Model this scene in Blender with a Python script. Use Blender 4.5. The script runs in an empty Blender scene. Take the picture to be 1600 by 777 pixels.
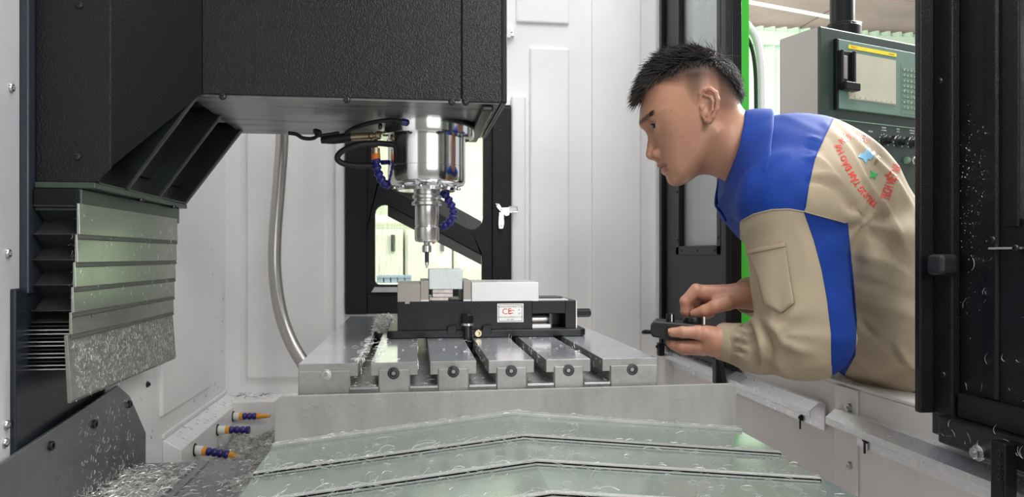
import bpy, bmesh, math, random
import numpy as np
from math import radians, sin, cos, pi
from mathutils import Vector, Matrix

random.seed(11)
RNG = np.random.default_rng(5)
S = bpy.context.scene
C = S.collection

# ------------------------------------------------------------------ camera
FPX, YAW, HORIZON, CX = 1156.0, radians(7.4), 400.0, 800.0
EYE = Vector((0.0, 0.0, 1.1))
cam = bpy.data.cameras.new('camera')
cam.sensor_width = 36.0
cam.lens = 36.0 * FPX / 1600.0
cam.shift_y = (HORIZON - 388.5) / 1600.0
cam.clip_start = 0.02
cam.clip_end = 100
camo = bpy.data.objects.new('camera', cam)
C.objects.link(camo)
camo.location = EYE
camo.rotation_euler = (pi / 2, 0, -YAW)
S.camera = camo

# ------------------------------------------------------------------ world, lights, exposure
W = bpy.data.worlds.new('workshop_daylight')
S.world = W
W.use_nodes = True
bg = W.node_tree.nodes['Background']
bg.inputs[0].default_value = (0.93, 0.97, 1.0, 1)
bg.inputs[1].default_value = 0.62


def area(name, loc, target, sx, sy, power, col=(1, 1, 1)):
    l = bpy.data.lights.new(name, 'AREA')
    l.shape = 'RECTANGLE'
    l.size, l.size_y, l.energy, l.color = sx, sy, power, col
    o = bpy.data.objects.new(name, l)
    C.objects.link(o)
    o.location = loc
    o.rotation_euler = (Vector(target) - Vector(loc)).to_track_quat('-Z', 'Y').to_euler()
    return o


area('roof_light', (0.55, 0.75, 3.4), (0.0, 1.4, 0.9), 1.5, 1.5, 36)
area('side_window_light', (0.78, -1.5, 1.46), (0.35, 1.4, 1.1), 1.5, 0.9, 15)
area('hall_light', (2.6, 2.6, 3.0), (0.9, 1.2, 1.1), 1.4, 1.4, 220, (1.0, 1.0, 0.97))
area('hall_light', (2.6, 5.6, 3.2), (2.6, 9.0, 2.4), 3.0, 1.6, 190, (1.0, 1.0, 0.97))
area('hall_light', (-0.2, 3.0, 3.2), (0.0, 5.0, 1.2), 2.0, 1.0, 38, (1.0, 1.0, 0.95))

area('work_lamp', (0.52, 0.15, 1.85), (-0.35, 1.35, 1.0), 0.5, 0.14, 6)

S.view_settings.view_transform = 'Standard'
S.view_settings.look = 'None'
S.view_settings.gamma = 1.0
S.view_settings.use_curve_mapping = False
S.view_settings.exposure = 0.27


# ------------------------------------------------------------------ measuring helpers: photograph -> metres
def ray(u, v):
    a, b = (u - CX) / FPX, -(v - HORIZON) / FPX
    return Vector((a * cos(YAW) + sin(YAW), -a * sin(YAW) + cos(YAW), b))


def PY(u, v, y):
    r = ray(u, v)
    return EYE + r * (y / r.y)


def PX(u, v, x):
    r = ray(u, v)
    return EYE + r * (x / r.x)


def PZ(u, v, z):
    r = ray(u, v)
    return EYE + r * ((z - EYE.z) / r.z)


def PD(u, v, d):
    return EYE + ray(u, v) * d


# ------------------------------------------------------------------ materials
def mat(name, col, rough=0.5, metal=0.0, col2=None, vscale=8.0, bump=0.0, bscale=200.0, coat=0.0, spec=0.5,
        rvar=0.0, stretch=None, lo=0.4, hi=0.65, sss=0.0, sheen=0.0):
    m = bpy.data.materials.new(name)
    m.use_nodes = True
    nt = m.node_tree
    N, L = nt.nodes, nt.links
    b = N['Principled BSDF']
    b.inputs['Base Color'].default_value = (*col, 1)
    b.inputs['Roughness'].default_value = rough
    b.inputs['Metallic'].default_value = metal
    b.inputs['Coat Weight'].default_value = coat
    b.inputs['Specular IOR Level'].default_value = spec
    if sss:
        b.inputs['Subsurface Weight'].default_value = sss
        b.inputs['Subsurface Radius'].default_value = (0.012, 0.005, 0.003)
        b.inputs['Subsurface Scale'].default_value = 0.35
    if sheen:
        b.inputs['Sheen Weight'].default_value = sheen
    tc = N.new('ShaderNodeTexCoord')
    vec = tc.outputs['Object']
    if stretch:
        mp = N.new('ShaderNodeMapping')
        mp.inputs['Scale'].default_value = stretch
        L.new(vec, mp.inputs['Vector'])
        vec = mp.outputs['Vector']
    if col2 is not None or rvar:
        n = N.new('ShaderNodeTexNoise')
        n.inputs['Scale'].default_value = vscale
        n.inputs['Detail'].default_value = 5
        n.inputs['Roughness'].default_value = 0.6
        L.new(vec, n.inputs['Vector'])
        r = N.new('ShaderNodeValToRGB')
        r.color_ramp.elements[0].position = lo
        r.color_ramp.elements[1].position = hi
        L.new(n.outputs['Fac'], r.inputs['Fac'])
        if col2 is not None:
            mx = N.new('ShaderNodeMix')
            mx.data_type = 'RGBA'
            mx.inputs[6].default_value = (*col, 1)
            mx.inputs[7].default_value = (*col2, 1)
            L.new(r.outputs['Color'], mx.inputs[0])
            L.new(mx.outputs[2], b.inputs['Base Color'])
        if rvar:
            ma = N.new('ShaderNodeMath')
            ma.operation = 'MULTIPLY_ADD'
            ma.inputs[1].default_value = rvar
            ma.inputs[2].default_value = rough
            L.new(r.outputs['Color'], ma.inputs[0])
            L.new(ma.outputs[0], b.inputs['Roughness'])
    if bump:
        n2 = N.new('ShaderNodeTexNoise')
        n2.inputs['Scale'].default_value = bscale
        n2.inputs['Detail'].default_value = 2
        L.new(vec, n2.inputs['Vector'])
        bp = N.new('ShaderNodeBump')
        bp.inputs['Strength'].default_value = bump
        bp.inputs['Distance'].default_value = 0.002
        L.new(n2.outputs['Fac'], bp.inputs['Height'])
        L.new(bp.outputs['Normal'], b.inputs['Normal'])
    return m


def glass_mat(name, tint, rough=0.03, streak=0.5, alpha=0.75, sscale=(180, 180, 12), white=(0.8, 0.85, 0.75)):
    """Window pane: mostly clear, with real specks and runs of dried coolant on it."""
    m = bpy.data.materials.new(name)
    m.use_nodes = True
    nt = m.node_tree
    N, L = nt.nodes, nt.links
    N.remove(N['Principled BSDF'])
    out = N['Material Output']
    tr = N.new('ShaderNodeBsdfTransparent')
    tr.inputs[0].default_value = (*tint, 1)
    gl = N.new('ShaderNodeBsdfGlossy')
    gl.inputs['Roughness'].default_value = rough
    di = N.new('ShaderNodeBsdfDiffuse')
    di.inputs[0].default_value = (*white, 1)
    fr = N.new('ShaderNodeFresnel')
    fr.inputs[0].default_value = 1.45
    m1 = N.new('ShaderNodeMixShader')
    L.new(fr.outputs[0], m1.inputs[0])
    L.new(tr.outputs[0], m1.inputs[1])
    L.new(gl.outputs[0], m1.inputs[2])
    tc = N.new('ShaderNodeTexCoord')
    mp = N.new('ShaderNodeMapping')
    mp.inputs['Scale'].default_value = sscale
    L.new(tc.outputs['Object'], mp.inputs[0])
    n = N.new('ShaderNodeTexNoise')
    n.inputs['Scale'].default_value = 1.0
    n.inputs['Detail'].default_value = 3
    L.new(mp.outputs[0], n.inputs['Vector'])
    r = N.new('ShaderNodeValToRGB')
    r.color_ramp.elements[0].position = 0.52
    r.color_ramp.elements[1].position = 0.75
    r.color_ramp.elements[0].color = (1 - alpha,) * 3 + (1,)
    r.color_ramp.elements[1].color = (streak,) * 3 + (1,)
    L.new(n.outputs['Fac'], r.inputs[0])
    m2 = N.new('ShaderNodeMixShader')
    L.new(r.outputs[0], m2.inputs[0])
    L.new(m1.outputs[0], m2.inputs[1])
    L.new(di.outputs[0], m2.inputs[2])
    L.new(m2.outputs[0], out.inputs[0])
    return m


def speckle_black(name, base=(0.005, 0.005, 0.0065), rough=0.32, strength=0.45):
    """Wrinkle-finish black paint: a fine grain that glints under the lamps."""
    return mat(name, base, rough, 0.0, bump=strength, bscale=850.0, spec=0.32, col2=(0.007, 0.007, 0.009), vscale=30)


M = {}
M['white'] = mat('white_enamel', (0.83, 0.815, 0.805), 0.30, col2=(0.79, 0.775, 0.765), vscale=5, spec=0.35)
M['white_low'] = mat('pale_enamel', (0.74, 0.70, 0.68), 0.42, col2=(0.68, 0.64, 0.62), vscale=6)
M['grey_wall'] = mat('grey_enamel', (0.50, 0.50, 0.50), 0.4, col2=(0.45, 0.45, 0.46), vscale=6)
M['speckle'] = speckle_black('black_wrinkle_paint')
M['cover'] = mat('charcoal_cover_paint', (0.0075, 0.007, 0.0085), 0.25, bump=0.55, bscale=480.0, col2=(0.006, 0.006, 0.0075), vscale=4, spec=0.30)
M['cover_dark'] = mat('dark_cover_paint', (0.005, 0.0055, 0.006), 0.42, bump=0.25, bscale=620.0, spec=0.2)
M['panel_blue'] = mat('blue_black_paint', (0.022, 0.026, 0.036), 0.30, bump=0.08, bscale=300.0, rvar=0.1)
M['panel_low'] = mat('black_blue_sheet', (0.014, 0.017, 0.022), 0.28, bump=0.05, bscale=300, rvar=0.15)
M['casting_green'] = mat('green_casting', (0.040, 0.060, 0.045), 0.34, col2=(0.022, 0.032, 0.026), vscale=14, bump=0.1, bscale=160)
M['casting'] = mat('dark_green_casting', (0.014, 0.019, 0.016), 0.34, col2=(0.007, 0.008, 0.008), vscale=14, bump=0.15, bscale=160)
M['under'] = mat('worn_grey_underside', (0.20, 0.20, 0.20), 0.3, 0.35, col2=(0.05, 0.05, 0.05), vscale=9, stretch=(0.6, 3, 3), lo=0.5, hi=0.62)
M['black'] = mat('black_paint', (0.006, 0.006, 0.0075), 0.34, bump=0.1, bscale=400, spec=0.3)
M['black_matt'] = mat('black_plastic', (0.014, 0.014, 0.015), 0.45, bump=0.08, bscale=500)
M['rubber'] = mat('black_rubber', (0.008, 0.008, 0.008), 0.5)
M['bellows'] = mat('bellows_cloth', (0.022, 0.021, 0.023), 0.55, bump=0.2, bscale=300)
M['steel'] = mat('machined_steel', (0.64, 0.615, 0.585), 0.24, 0.9, bump=0.03, bscale=500, rvar=0.12, vscale=15)
M['jaw'] = mat('ground_jaw_steel', (0.31, 0.28, 0.25), 0.42, 0.6, bump=0.05, bscale=700)
M['jaw_bright'] = mat('bright_jaw_steel', (0.58, 0.565, 0.56), 0.34, 0.6, bump=0.06, bscale=500)
M['chrome'] = mat('polished_steel', (0.80, 0.79, 0.78), 0.13, 1.0, rvar=0.10, vscale=22, lo=0.55, hi=0.75)
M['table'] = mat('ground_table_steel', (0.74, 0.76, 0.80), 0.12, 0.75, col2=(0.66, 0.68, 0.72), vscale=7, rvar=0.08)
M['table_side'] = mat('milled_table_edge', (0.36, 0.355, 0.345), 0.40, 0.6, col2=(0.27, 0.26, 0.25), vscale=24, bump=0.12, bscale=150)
M['waycover'] = mat('wet_green_steel', (0.26, 0.30, 0.265), 0.14, 0.45, col2=(0.22, 0.26, 0.235), vscale=4, rvar=0.10, stretch=(1, 3, 1))
M['zcover'] = mat('brushed_cover_steel', (0.36, 0.375, 0.33), 0.22, 0.75, col2=(0.31, 0.325, 0.285), vscale=5, rvar=0.10, stretch=(1, 1, 1.5))
M['zcover_low'] = mat('scratched_cover_steel', (0.30, 0.29, 0.265), 0.34, 0.7, col2=(0.24, 0.235, 0.215), vscale=40, bump=0.08, bscale=260)
M['endplate'] = mat('grey_coated_sheet', (0.36, 0.355, 0.345), 0.42, 0.25, col2=(0.29, 0.285, 0.275), vscale=9, stretch=(2.2, 2.2, 0.7), bump=0.05, bscale=120)
M['lip'] = mat('bare_lip_steel', (0.40, 0.40, 0.39), 0.38, 0.35, col2=(0.33, 0.33, 0.32), vscale=40)
M['galv'] = mat('galvanised_steel', (0.80, 0.81, 0.82), 0.27, 0.8, col2=(0.74, 0.75, 0.76), vscale=45, rvar=0.05)
M['greysheet'] = mat('grey_chute_sheet', (0.20, 0.20, 0.205), 0.26, 0.6, col2=(0.15, 0.15, 0.155), vscale=10, rvar=0.12)
M['deck'] = mat('violet_grey_deck', (0.27, 0.26, 0.275), 0.25, 0.6, col2=(0.20, 0.19, 0.21), vscale=8, rvar=0.14)
M['chip'] = mat('aluminium_chip', (0.78, 0.77, 0.74), 0.35, 0.5)
M['braid'] = mat('steel_braid', (0.50, 0.48, 0.46), 0.34, 0.8)
M['gap_shade'] = mat('painted_gap_shade', (0.075, 0.073, 0.066), 0.4, 0.3)  # dark tone standing for shade in the gaps between cover plates
M['chipbed'] = mat('packed_chips', (0.46, 0.45, 0.44), 0.45, 0.5, col2=(0.12, 0.12, 0.115), vscale=60, bump=0.9, bscale=110)
M['workpiece'] = mat('sawn_aluminium', (0.60, 0.63, 0.62), 0.38, 0.35, col2=(0.53, 0.57, 0.56), vscale=40, bump=0.1, bscale=200)
M['parallel'] = mat('pink_ground_parallel', (0.74, 0.66, 0.63), 0.3, 0.35, col2=(0.5, 0.42, 0.4), vscale=60)
M['blueplastic'] = mat('navy_plastic', (0.018, 0.014, 0.155), 0.28)
M['orange'] = mat('amber_plastic', (0.85, 0.36, 0.03), 0.35)
M['orange_deep'] = mat('orange_plastic', (0.80, 0.20, 0.01), 0.35)
M['whiteplastic'] = mat('white_plastic', (0.80, 0.79, 0.76), 0.35)
M['brass'] = mat('dull_brass', (0.44, 0.36, 0.23), 0.3, 0.9)
M['screw'] = mat('dark_screw', (0.03, 0.03, 0.033), 0.3, 0.6)
M['boltsteel'] = mat('bright_bolt', (0.55, 0.55, 0.56), 0.25, 0.9)
M['boltdark'] = mat('black_oxide_bolt', (0.05, 0.05, 0.055), 0.28, 0.8)
M['green'] = mat('bright_green_paint', (0.05, 0.52, 0.035), 0.35)
M['corrugated'] = mat('mint_cladding', (0.64, 0.84, 0.64), 0.5, col2=(0.56, 0.75, 0.56), vscale=2)
M['ceiling'] = mat('dusty_pink_panel', (0.58, 0.40, 0.40), 0.55, col2=(0.44, 0.30, 0.30), vscale=1.6, lo=0.3)
M['cream'] = mat('cream_wall', (0.74, 0.77, 0.64), 0.6, col2=(0.66, 0.70, 0.57), vscale=0.8)
M['cabinet'] = mat('ivory_cabinet', (0.74, 0.765, 0.655), 0.45)
M['beam'] = mat('white_pipe', (0.88, 0.89, 0.80), 0.4)
M['bluebin'] = mat('grey_blue_bin', (0.26, 0.34, 0.46), 0.5)
M['console'] = mat('dark_green_console', (0.030, 0.046, 0.038), 0.4, bump=0.1, bscale=200)
M['console_side'] = mat('grey_console_side', (0.33, 0.29, 0.285), 0.45, bump=0.15, bscale=200)
M['keypad'] = mat('sage_keypad', (0.155, 0.235, 0.185), 0.4)
M['teal'] = mat('teal_bezel', (0.15, 0.235, 0.195), 0.35)
M['screen'] = mat('switched_off_screen', (0.56, 0.53, 0.42), 0.12, col2=(0.48, 0.465, 0.37), vscale=6)
M['yellow'] = mat('yellow_label', (0.85, 0.68, 0.02), 0.4)
M['red'] = mat('red_print', (0.68, 0.035, 0.02), 0.5)
M['ink'] = mat('dark_print', (0.06, 0.055, 0.055), 0.5)
M['label'] = mat('white_label', (0.84, 0.82, 0.78), 0.35)
M['lightblue'] = mat('light_blue_print', (0.23, 0.50, 0.72), 0.6)
M['greenprint'] = mat('green_print', (0.04, 0.42, 0.09), 0.6)
M['blocker_grey'] = mat('blocker_wall_grey', (0.22, 0.23, 0.22), 0.6)
M['concrete'] = mat('concrete_floor', (0.50, 0.50, 0.47), 0.6, col2=(0.42, 0.42, 0.40), vscale=2)
M['glass_back'] = glass_mat('wet_back_glass', (0.97, 0.99, 0.93), streak=0.35, alpha=0.96, sscale=(260, 260, 22), white=(0.9, 0.93, 0.85))
M['glass_door'] = glass_mat('dusty_door_glass', (0.92, 0.94, 0.94), streak=0.62, alpha=0.60, sscale=(9, 5, 4), white=(0.66, 0.68, 0.67))
M['glass_near'] = glass_mat('near_door_glass', (0.97, 1.0, 0.95), streak=0.2, alpha=0.93, sscale=(60, 60, 20))


# ------------------------------------------------------------------ scene-graph helpers
def wloc(o):
    p = Vector((0, 0, 0))
    while o is not None:
        p += o.location
        o = o.parent
    return p


def tag(o, label=None, cat=None, group=None, kind=None):
    if label: o['label'] = label
    if cat: o['category'] = cat
    if group: o['group'] = group
    if kind: o['kind'] = kind
    return o


def thing(name, label, cat, loc, group=None, kind=None):
    o = bpy.data.objects.new(name, None)
    o.empty_display_size = 0.02
    C.objects.link(o)
    o.location = loc
    return tag(o, label, cat, group, kind)


def link_mesh(name, me, parent=None, loc=None):
    o = bpy.data.objects.new(name, me)
    C.objects.link(o)
    if parent is not None:
        o.parent = parent
    if loc is not None:
        o.location = loc
    return o


class MB:
    """Collects world-space shapes; build() links them as ONE mesh object."""

    def __init__(self):
        self.v, self.f = [], []

    def add(self, vs, fs):
        k = len(self.v)
        self.v += [tuple(x) for x in vs]
        self.f += [tuple(i + k for i in f) for f in fs]
        return self

    def box(self, lo, hi):
        x0, y0, z0 = lo
        x1, y1, z1 = hi
        x0, x1 = min(x0, x1), max(x0, x1)
        y0, y1 = min(y0, y1), max(y0, y1)
        z0, z1 = min(z0, z1), max(z0, z1)
        return self.add([(x0, y0, z0), (x1, y0, z0), (x1, y1, z0), (x0, y1, z0), (x0, y0, z1), (x1, y0, z1), (x1, y1, z1), (x0, y1, z1)],
                        [(0, 3, 2, 1), (4, 5, 6, 7), (0, 1, 5, 4), (1, 2, 6, 5), (2, 3, 7, 6), (3, 0, 4, 7)])

    def obox(self, c, ax, ay, az):
        """box from centre and three half-extent vectors"""
        c, ax, ay, az = map(Vector, (c, ax, ay, az))
        vs = [c + sx * ax + sy * ay + sz * az for sz in (-1, 1) for sx, sy in ((-1, -1), (1, -1), (1, 1), (-1, 1))]
        return self.add(vs, [(0, 3, 2, 1), (4, 5, 6, 7), (0, 1, 5, 4), (1, 2, 6, 5), (2, 3, 7, 6), (3, 0, 4, 7)])

    def prism(self, poly, d):
        """closed polygon of 3D points swept by vector d"""
        d = Vector(d)
        a = [Vector(p) for p in poly]
        n = len(a)
        nn = Vector((0, 0, 0))
        for i in range(n):
            nn += a[i].cross(a[(i + 1) % n])
        if nn.dot(d) > 0:
            a.reverse()
        vs = a + [p + d for p in a]
        fs = [tuple(range(n)), tuple(range(2 * n - 1, n - 1, -1))]
        fs += [((i + 1) % n, i, i + n, (i + 1) % n + n) for i in range(n)]
        return self.add(vs, fs)

    def lathe(self, prof, base, axis=(0, 0, 1), n=32, caps=True):
        """prof: list of (radius, height along axis)"""
        ax = Vector(axis).normalized()
        t = Vector((1, 0, 0)) if abs(ax.x) < 0.9 else Vector((0, 1, 0))
        e1 = ax.cross(t).normalized()
        e2 = ax.cross(e1)
        base = Vector(base)
        vs, fs = [], []
        for r, h in prof:
            for i in range(n):
                a = 2 * pi * i / n
                vs.append(base + ax * h + (e1 * cos(a) + e2 * sin(a)) * r)
        for k in range(len(prof) - 1):
            for i in range(n):
                j = (i + 1) % n
                fs.append((k * n + i, k * n + j, (k + 1) * n + j, (k + 1) * n + i))
        if caps:
            fs.append(tuple(reversed(range(n))))
            fs.append(tuple(range((len(prof) - 1) * n, len(prof) * n)))
        return self.add(vs, fs)

    def cyl(self, p0, p1, r0, r1=None, n=20):
        p0, p1 = Vector(p0), Vector(p1)
        return self.lathe([(r0, 0), (r0 if r1 is None else r1, (p1 - p0).length)], p0, p1 - p0, n)

    def tube(self, pts, r, n=10, closed=False):
        pts = [Vector(p) for p in pts]
        rr = r if hasattr(r, '__len__') else [r] * len(pts)
        vs, fs = [], []
        up = None
        m = len(pts)
        for i, p in enumerate(pts):
            t = (pts[min(i + 1, m - 1)] - pts[max(i - 1, 0)]).normalized()
            if up is None:
                up = t.orthogonal().normalized()
            e1 = (up - t * up.dot(t)).normalized()
            up = e1
            e2 = t.cross(e1)
            for k in range(n):
                a = 2 * pi * k / n
                vs.append(p + (e1 * cos(a) + e2 * sin(a)) * rr[i])
        for i in range(m - 1):
            for k in range(n):
                j = (k + 1) % n
                fs.append((i * n + k, i * n + j, (i + 1) * n + j, (i + 1) * n + k))
        fs.append(tuple(reversed(range(n))))
        fs.append(tuple(range((m - 1) * n, m * n)))
        return self.add(vs, fs)

    def sphere(self, c, r, nu=16, nv=10, sc=(1, 1, 1)):
        prof = [(max(1e-5, r * sin(pi * k / nv)), -r * cos(pi * k / nv)) for k in range(nv + 1)]
        k0 = len(self.v)
        self.lathe(prof, (0, 0, 0), (0, 0, 1), nu)
        c = Vector(c)
        self.v[k0:] = [(c.x + x * sc[0], c.y + y * sc[1], c.z + z * sc[2]) for x, y, z in self.v[k0:]]
        return self

    def build(self, name, m, parent=None, smooth=None, bevel=0.0, seg=2, loc=None, label=None, kind=None, ngon_fix=False):
        off = wloc(parent) if parent is not None else Vector((0, 0, 0))
        if loc is not None:
            off = off * 0 + Vector(loc)
        me = bpy.data.meshes.new(name)
        vs = np.array(self.v, dtype=np.float64) - np.array(off)
        me.from_pydata(vs.tolist(), [], self.f)
        me.materials.append(m if not isinstance(m, str) else M[m])
        if smooth is not None:
            me.polygons.foreach_set('use_smooth', [True] * len(me.polygons))
            me.set_sharp_from_angle(angle=radians(smooth))
        me.update()
        o = link_mesh(name, me, parent)
        if loc is not None:
            o.location = Vector(loc) - (wloc(parent) if parent is not None else Vector((0, 0, 0)))
        if bevel:
            bm = o.modifiers.new('bevel', 'BEVEL')
            bm.width, bm.segments, bm.limit_method, bm.angle_limit = bevel, seg, 'ANGLE', radians(40)
            bm.harden_normals = False
        if label: o['label'] = label
        if kind: o['kind'] = kind
        return o


def struct(name, mb, m, parent=None, **kw):
    o = mb.build(name, m, parent, **kw)
    if parent is None:
        o['kind'] = 'structure'
    return o


_shared = {}


def hardware(kind, name, parent, p, axis, r, m='screw'):
    """Small fastener, mesh data shared between alike ones. kinds: socket, button, hex"""
    key = (kind, m)
    if key not in _shared:
        mb = MB()
        if kind == 'socket':
            mb.lathe([(1.0, -0.2), (1.0, 0.55), (0.88, 0.7), (0.55, 0.7), (0.5, 0.25), (0.05, 0.2)], (0, 0, 0), (0, 0, 1), 14)
        elif kind == 'button':
            mb.lathe([(1.0, -0.2), (1.0, 0.1), (0.8, 0.38), (0.45, 0.5), (0.4, 0.22), (0.04, 0.2)], (0, 0, 0), (0, 0, 1), 14)
        elif kind == 'counterbore':
            mb.lathe([(1.0, -0.1), (1.0, 0.06), (0.8, 0.08), (0.74, -0.06), (0.72, 0.04), (0.62, 0.06), (0.34, 0.06), (0.3, -0.1), (0.03, -0.12)], (0, 0, 0), (0, 0, 1), 20)
        else:
            mb.lathe([(1.25, -0.2), (1.25, 0.1), (1.2, 0.15), (0.95, 0.15)], (0, 0, 0), (0, 0, 1), 16)
            mb.lathe([(0.95, 0.1), (0.95, 0.75), (0.8, 0.85)], (0, 0, 0), (0, 0, 1), 6)
            mb.lathe([(0.45, 0.8), (0.45, 1.15)], (0, 0, 0), (0, 0, 1), 10)
        me = bpy.data.meshes.new(kind)
        me.from_pydata(mb.v, [], mb.f)
        me.materials.append(M[m])
        me.polygons.foreach_set('use_smooth', [True] * len(me.polygons))
        me.set_sharp_from_angle(angle=radians(35))
        _shared[key] = me
    o = link_mesh(name, _shared[key], parent)
    o.location = Vector(p) - (wloc(parent) if parent is not None else Vector((0, 0, 0)))
    o.rotation_euler = Vector(axis).to_track_quat('Z', 'Y').to_euler()
    o.scale = (r, r, r)
    return o


def text_part(name, s, size, m, mtx, parent=None, extrude=0.00025, align='CENTER', spacing=1.0):
    cu = bpy.data.curves.new(name, 'FONT')
    cu.body = s
    cu.size = size
    cu.align_x, cu.align_y = align, 'CENTER'
    cu.extrude = extrude
    cu.resolution_u = 2
    cu.space_character = spacing
    t = bpy.data.objects.new('tmp_text', cu)
    C.objects.link(t)
    dg = bpy.context.evaluated_depsgraph_get()
    me = bpy.data.meshes.new_from_object(t.evaluated_get(dg))
    bpy.data.objects.remove(t)
    bpy.data.curves.remove(cu)
    mtx = mtx.copy()
    if parent is not None:
        mtx.translation = mtx.translation - wloc(parent)
    me.transform(mtx)
    me.materials.clear()
    me.materials.append(M[m])
    me.name = name
    return link_mesh(name, me, parent)


def frame_mtx(origin, ex, ey):
    ex, ey = Vector(ex).normalized(), Vector(ey).normalized()
    ez = ex.cross(ey)
    m = Matrix.Identity(4)
    for i, e in enumerate((ex, ey, ez)):
        for r in range(3):
            m[r][i] = e[r]
    m.translation = Vector(origin)
    return m


def rounded_rect(c, ex, ey, w, h, r, n=5):
    """outline points of a rounded rectangle (centre c, axes ex, ey)"""
    c, ex, ey = Vector(c), Vector(ex), Vector(ey)
    pts = []
    for sx, sy, a0 in ((1, 1, 0), (-1, 1, 90), (-1, -1, 180), (1, -1, 270)):
        for k in range(n + 1):
            a = radians(a0 + 90 * k / n)
            pts.append(c + ex * (sx * (w / 2 - r) + r * cos(a)) + ey * (sy * (h / 2 - r) + r * sin(a)))
    return pts


def spline(pts, n=8):
    """Catmull-Rom through the points"""
    P = [Vector(p) for p in pts]
    P = [P[0] * 2 - P[1]] + P + [P[-1] * 2 - P[-2]]
    out = []
    for i in range(1, len(P) - 2):
        for k in range(n):
            t = k / n
            a, b, c, d = P[i - 1], P[i], P[i + 1], P[i + 2]
            out.append(0.5 * ((2 * b) + (c - a) * t + (2 * a - 5 * b + 4 * c - d) * t * t + (3 * b - a - 3 * c + d) * t ** 3))
    out.append(P[-2].copy())
    return out


def chips(name, spots, length, width, m='chip', parent=None, label=None, cat=None, curl=2.0, group=None):
    """Swarf: many little curled ribbons joined in one object. spots: list of (point, normal)"""
    mb = MB()
    for p, nrm in spots:
        p, nrm = Vector(p), Vector(nrm).normalized()
        t = nrm.orthogonal().normalized()
        t.rotate(Matrix.Rotation(random.uniform(0, 2 * pi), 3, nrm))
        b = nrm.cross(t)
        L = length * random.uniform(0.35, 1.5)
        turn = curl * random.uniform(0.2, 1.6) * random.choice((-1, 1))
        w = width * random.uniform(0.5, 1.3)
        lift = random.uniform(0.05, 0.55)
        ns = 5
        q = p.copy()
        ang = random.uniform(-0.4, 0.4)
        vs = []
        for i in range(ns + 1):
            d = t * cos(ang) + b * sin(ang)
            side = nrm * w * 0.5 if i % 2 == 0 else (nrm * 0.8 + b * 0.3) * w * 0.5
            h = nrm * (w * 0.5 + lift * L * 0.35 * sin(pi * i / ns))
            vs += [q + h + side, q + h - side]
            q = q + d * (L / ns)
            ang += turn / ns
        mb.add(vs, [(2 * i, 2 * i + 1, 2 * i + 3, 2 * i + 2) for i in range(ns)])
    o = mb.build(name, m, parent, smooth=60)
    o['kind'] = 'stuff'
    if parent is None:
        tag(o, label, cat, group)
    return o


def round_poly(pts, r, n=5):
    """2D polygon with filleted corners (r: one radius or one per corner)"""
    P = [Vector((p[0], p[1])) for p in pts]
    rr = r if hasattr(r, '__len__') else [r] * len(P)
    out = []
    for i, p in enumerate(P):
        a, b = (P[i - 1] - p), (P[(i + 1) % len(P)] - p)
        a.normalize(); b.normalize()
        ang = math.acos(max(-1, min(1, a.dot(b))))
        R = rr[i]
        if R < 1e-5:
            out.append(p); continue
        d = R / math.tan(ang / 2)
        c = p + (a + b).normalized() * (R / sin(ang / 2))
        p0, p1 = p + a * d - c, p + b * d - c
        a0 = math.atan2(p0.y, p0.x)
        da = math.atan2(p1.y, p1.x) - a0
        while da > pi: da -= 2 * pi
        while da < -pi: da += 2 * pi
        for k in range(n + 1):
            t = a0 + da * k / n
            out.append(c + Vector((cos(t), sin(t))) * R)
    return out


def holed_plate(name, outer, holes, thick, to3, m, parent=None, bevel=0.0, kind=None):
    """flat plate with real openings. to3(x, y, t) maps plate coordinates to the scene; t runs 0..thick"""
    cu = bpy.data.curves.new(name, 'CURVE')
    cu.dimensions = '2D'
    cu.fill_mode = 'BOTH'
    for poly in [outer] + holes:
        sp = cu.splines.new('POLY')
        sp.points.add(len(poly) - 1)
        for i, p in enumerate(poly):
            sp.points[i].co = (p[0], p[1], 0, 1)
        sp.use_cyclic_u = True
    t = bpy.data.objects.new('tmp', cu)
    C.objects.link(t)
    me0 = bpy.data.meshes.new_from_object(t.evaluated_get(bpy.context.evaluated_depsgraph_get()))
    bpy.data.objects.remove(t)
    bpy.data.curves.remove(cu)
    bm = bmesh.new()
    bm.from_mesh(me0)
    bpy.data.meshes.remove(me0)
    bmesh.ops.remove_doubles(bm, verts=bm.verts, dist=1e-6)
    r = bmesh.ops.extrude_face_region(bm, geom=bm.faces[:])
    top = {e for e in r['geom'] if isinstance(e, bmesh.types.BMVert)}
    off = wloc(parent) if parent is not None else Vector((0, 0, 0))
    for v in bm.verts:
        v.co = Vector(to3(v.co.x, v.co.y, thick if v in top else 0.0)) - off
    bmesh.ops.recalc_face_normals(bm, faces=bm.faces)
    me = bpy.data.meshes.new(name)
    bm.to_mesh(me)
    bm.free()
    me.materials.append(M[m])
    o = link_mesh(name, me, parent)
    if bevel:
        b = o.modifiers.new('bevel', 'BEVEL')
        b.width, b.segments, b.limit_method, b.angle_limit = bevel, 2, 'ANGLE', radians(50)
    if kind: o['kind'] = kind
    return o


# ================================================================== SETTING
YB = 1.95            # inner face of the back wall
XL = -0.47           # left wall
XR = 0.68            # right wall (door side)
struct('blocker_wall', MB().box((-4.0, -2.45, 0.0), (9.0, -2.4, 4.2)), 'blocker_grey')  # unseen wall added behind the camera to block flat fill and deepen blacks
struct('floor', MB().box((-4, -2.5, -0.05), (9, 9.2, 0.0)), 'concrete')


def qx(u, y): return PY(u, 400, y).x
def qz(v, u, y): return PY(u, v, y).z


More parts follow.
